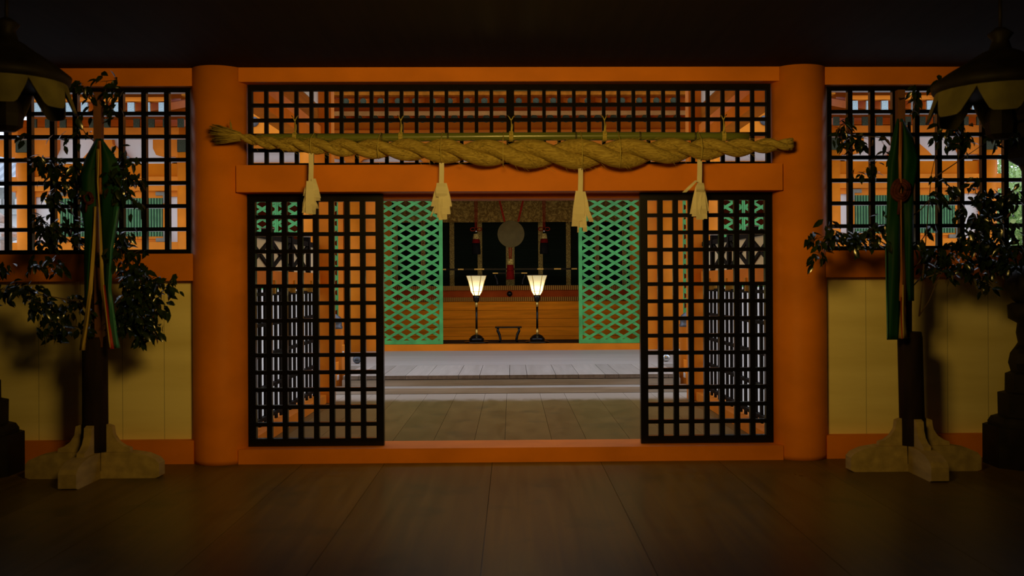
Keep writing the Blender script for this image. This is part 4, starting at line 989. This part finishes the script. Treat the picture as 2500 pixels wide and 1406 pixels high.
# ================================================================== SIDE WINGS OF THE SHRINE
def wing(sg, label):
    W0, W1 = 6.05, 9.55
    t = thing('side_wing', label, 'building', (sg*7.8, HY, -.4), 'orange wings beside the main hall')
    def B(nm, x0, x1, y0, y1, z0, z1, m_, bev=.006):
        a, c = sorted((sg*x0, sg*x1)); return MB().box(a, c, y0, y1, z0, z1).build(nm, M[m_], t, bev)
    z = lambda y: az(y, HY)
    B('base_wall', W0, W1, HY+.05, HY+.3, -.4, 2.0, 'white')
    B('lower_rail', W0-.1, W1+.1, HY-.09, HY+.2, 1.98, z(587), 'orange')
    for X in (6.27, 9.34):
        MB().lathe([(.17, -.4), (.17, z(300))], (sg*X, HY, 0), 28).build('pillar', M['orange'], t)
    B('wall', W0+.1, W1-.1, HY+.08, HY+.2, z(587), z(476), 'white')
    B('wall_board', 6.65, 8.80, HY+.03, HY+.1, z(587), z(476), 'orange')
    xw0, xw1 = ax(2092, HY), ax(2340, HY)
    wf = B('window', xw0-.06, xw1+.06, HY+.0, HY+.06, z(579), z(473), 'orange')
    # green bars
    B('window_recess', xw0, xw1, HY-.004, HY+.0, z(573), z(480), 'green_d', 0)
    n = 36
    for i in range(n):
        x = xw0+(xw1-xw0)*(i+.5)/n
        a = MB()
        a.prism([(sg*x-.012, HY-.012), (sg*x+.012, HY-.012), (sg*x, HY-.04)], z(573), z(480), 'z')
        a.build('window_bar', M['green_edge'], t)
    for xx, s_ in ((xw0-.085, 1), (xw1+.085, -1)):
        for (ya, yb, yc) in ((465, 474, 493), (586, 577, 558)):
            mb = MB()
            a, c = sorted((sg*xx, sg*(xx+.215*s_)))
            mb.box(a, c, HY-.035, HY+.02, min(z(ya), z(yb)), max(z(ya), z(yb)))
            a, c = sorted((sg*xx, sg*(xx+.075*s_)))
            mb.box(a, c, HY-.035, HY+.02, min(z(yb), z(yc)), max(z(yb), z(yc)))
            mb.build('corner_plate', M['plate'], t, .004)
    B('upper_rail', W0-.1, W1+.1, HY-.10, HY+.2, z(463), z(429), 'orange')
    B('upper_rail_board', W0, W1, HY+.01, HY+.2, z(476), z(463), 'orange')
    B('frieze_board', W0, W1, HY+.02, HY+.2, z(429), z(396), 'orange_d')
    B('frieze_line', W0+.5, W1-.5, HY-.0, HY+.1, z(396), z(389), 'white')
    B('plaster', W0, W1, HY+.08, HY+.2, z(389), z(330), 'white')
    B('bracket_rail', W0-.1, W1+.1, HY-.14, HY+.1, z(331), z(311), 'orange')
    for X in (6.27, 9.34, 7.8):
        wd = .62 if X != 7.8 else .30
        pr = [(-wd, z(333)), (-wd, z(360)), (-wd+.06, z(376)), (-wd+.2, z(380)), (wd-.2, z(380)), (wd-.06, z(376)), (wd, z(360)), (wd, z(333))]
        if X == 7.8: pr = [(-.12, z(333)), (-.14, z(350)), (-.35, z(372)), (-.45, z(386)), (.45, z(386)), (.35, z(372)), (.14, z(350)), (.12, z(333))]
        MB().prism([(sg*X+a, q) for a, q in pr], HY-.06, HY+.09).build('bracket_arm', M['orange'], t, .006)
        if X != 7.8:
            B('bracket_nose', X-.11, X+.11, HY-.2, HY-.04, z(371), z(341), 'cap', .01)
            B('bracket_block', X-.17, X+.17, HY-.1, HY+.05, z(389), z(371), 'orange')
        for (qy, rr) in ((597, .072), (441, .072)):
            if X != 7.8:
                c = Vector((sg*(X+.02), HY-.105, z(qy)))
                MB().sphere(c, rr, 1, .5, 1).build('nail_cover', M['metal'], t)
    for (ya, yb, za, zb, r, cm, s_) in ((18.0, 19.7, az(260, 18), 5.02, .058, 'cap_l', .268), (19.0, 20.1, az(298, 19), 4.68, .055, 'cap', .268)):
        base = None
        i = 0
        while W0+i*s_ < W1+.75:
            X = sg*(W0+i*s_)
            if base is None:
                base = MB().bar((0, ya, za), (0, yb, zb), r*1.8, r*2.2).build('rafter', M['orange'], t); base.location.x = X
                capo = MB().box(-r, r, ya-.03, ya+.02, za-r*1.45, za+r*1.45).build('cap', M[cm], base, .004)
            else:
                c = base.copy(); S.collection.objects.link(c); c.location.x = X
                d = capo.copy(); S.collection.objects.link(d); d.parent = c
            i += 1
    a, c = sorted((sg*(W0-.12), sg*(W1+1.0)))
    MB().box(a, c, 17.95, 18.1, az(246, 18), az(236, 18)).build('eave_board', M['orange'], t, .005)
    MB().prism([(17.8, az(232, 18)), (20.6, 5.5), (20.6, 5.65), (17.8, az(232, 18)+.14)], a, c, 'x').build('roof_boards', M['brown'], t)
    MB().prism([(17.6, 5.02), (20.6, 5.66), (21.8, 6.6), (21.8, 6.7), (17.5, 5.14)], a, c, 'x').build('roof', M['tile'], t)
    MB().prism([(20.3, 2.0), (21.5, 2.0), (21.5, 5.5), (20.3, 5.3)], *sorted((sg*W0, sg*(W1-.1))), 'x').build('body', M['orange_d'], t)
wing(-1, 'orange shrine wing with a green barred window, seen through the left lattice window')
wing(1, 'orange shrine wing with a green barred window, seen through the right lattice window')

# ================================================================== OUTSIDE
tag(MB().box(-60, 60, 9.2, 90, -.6, -.4).build('ground', M['ground']), 'pale gravel ground of the courtyard', None, None, 'structure')
# stone lantern on the left
cx, cy = ax(10, 21.3), 21.3
t = thing('stone_lantern', 'pale stone lantern standing in the courtyard, seen at the far left', 'lantern', (cx, cy, -.4))
MB().lathe([(.55, -.4), (.55, -.1), (.42, 0), (.40, .3), (.26, .5), (.24, 1.7), (.30, 1.9)], (cx, cy, 0), 6, False).build('shaft', M['stone'], t)
MB().lathe([(.30, 1.9), (.46, 2.0), (.46, 2.1), (.34, 2.12)], (cx, cy, 0), 6, False).build('platform', M['stone'], t)
MB().lathe([(.27, 2.12), (.27, 2.48)], (cx, cy, 0), 6, False).build('fire_box', M['stone'], t)
MB().lathe([(.30, 2.46), (.52, 2.52), (.52, 2.58), (.36, 2.72), (.16, 2.82)], (cx, cy, 0), 6, False).build('roof', M['stone'], t)
MB().lathe([(.10, 2.8), (.15, 2.87), (.12, 2.96), (0, 3.05)], (cx, cy, 0), 12).build('finial', M['stone'], t)
# tiled building far left
t = thing('tiled_building', 'far building with grey tiled roof and white balustrade, left of the left wing', 'building', (-18, 36, -.4))
Yb = 36
MB().box(-26, -14.5, Yb, Yb+4, -.4, az(520, Yb)).build('wall', M['white'], t)
MB().box(-26, -14.6, Yb-.4, Yb+.2, az(520, Yb), az(505, Yb)).build('ledge', M['metal'], t)
mb = MB()
for i in range(60): mb.box(-26+i*.19, -26+i*.19+.09, Yb-.3, Yb-.22, az(503, Yb), az(482, Yb))
mb.build('balustrade', M['white'], t)
MB().box(-26, -14.6, Yb+.4, Yb+4, az(520, Yb), az(450, Yb)).build('upper_wall', M['metal'], t)
MB().prism([(Yb-1.0, az(448, Yb)), (Yb+3, az(380, Yb)+1.0), (Yb+3, az(380, Yb)+1.2), (Yb-1.1, az(442, Yb))], -26, -14.2, 'x').build('roof', M['tile'], t)
# green trees far right
for (X, Y, Z, R_, lb) in ((12.9, 25, 2.6, 1.9, 'bright green leafy tree in the courtyard at the far right'), (15.2, 29, 4.2, 2.4, 'taller green tree behind the courtyard tree at the far right')):
    t = thing('leafy_tree', lb, 'tree', (X, Y, -.4), 'courtyard trees at the right')
    MB().tube([(X, Y, -.4), (X+.1, Y, Z*.5), (X, Y, Z)], [.2, .15, .06], 10).build('trunk', M['twig'], t)
    mb = MB()
    for i in range(5200):
        while True:
            v = Vector((random.uniform(-1, 1), random.uniform(-1, 1), random.uniform(-1, 1)))
            if .35 < v.length < 1: break
        v *= .85+.2*mnoise.noise(v*2.5)
        p = Vector((X, Y, Z))+v*R_
        L = random.uniform(.10, .2)
        mb.leaf(p, (random.uniform(-1, 1), random.uniform(-1, 1), random.uniform(-1, .4)), (random.uniform(-1, 1), random.uniform(-1, 0), random.uniform(0, 1)), L, L*.55)
    mb.build('foliage', M['leaf_far'], t)
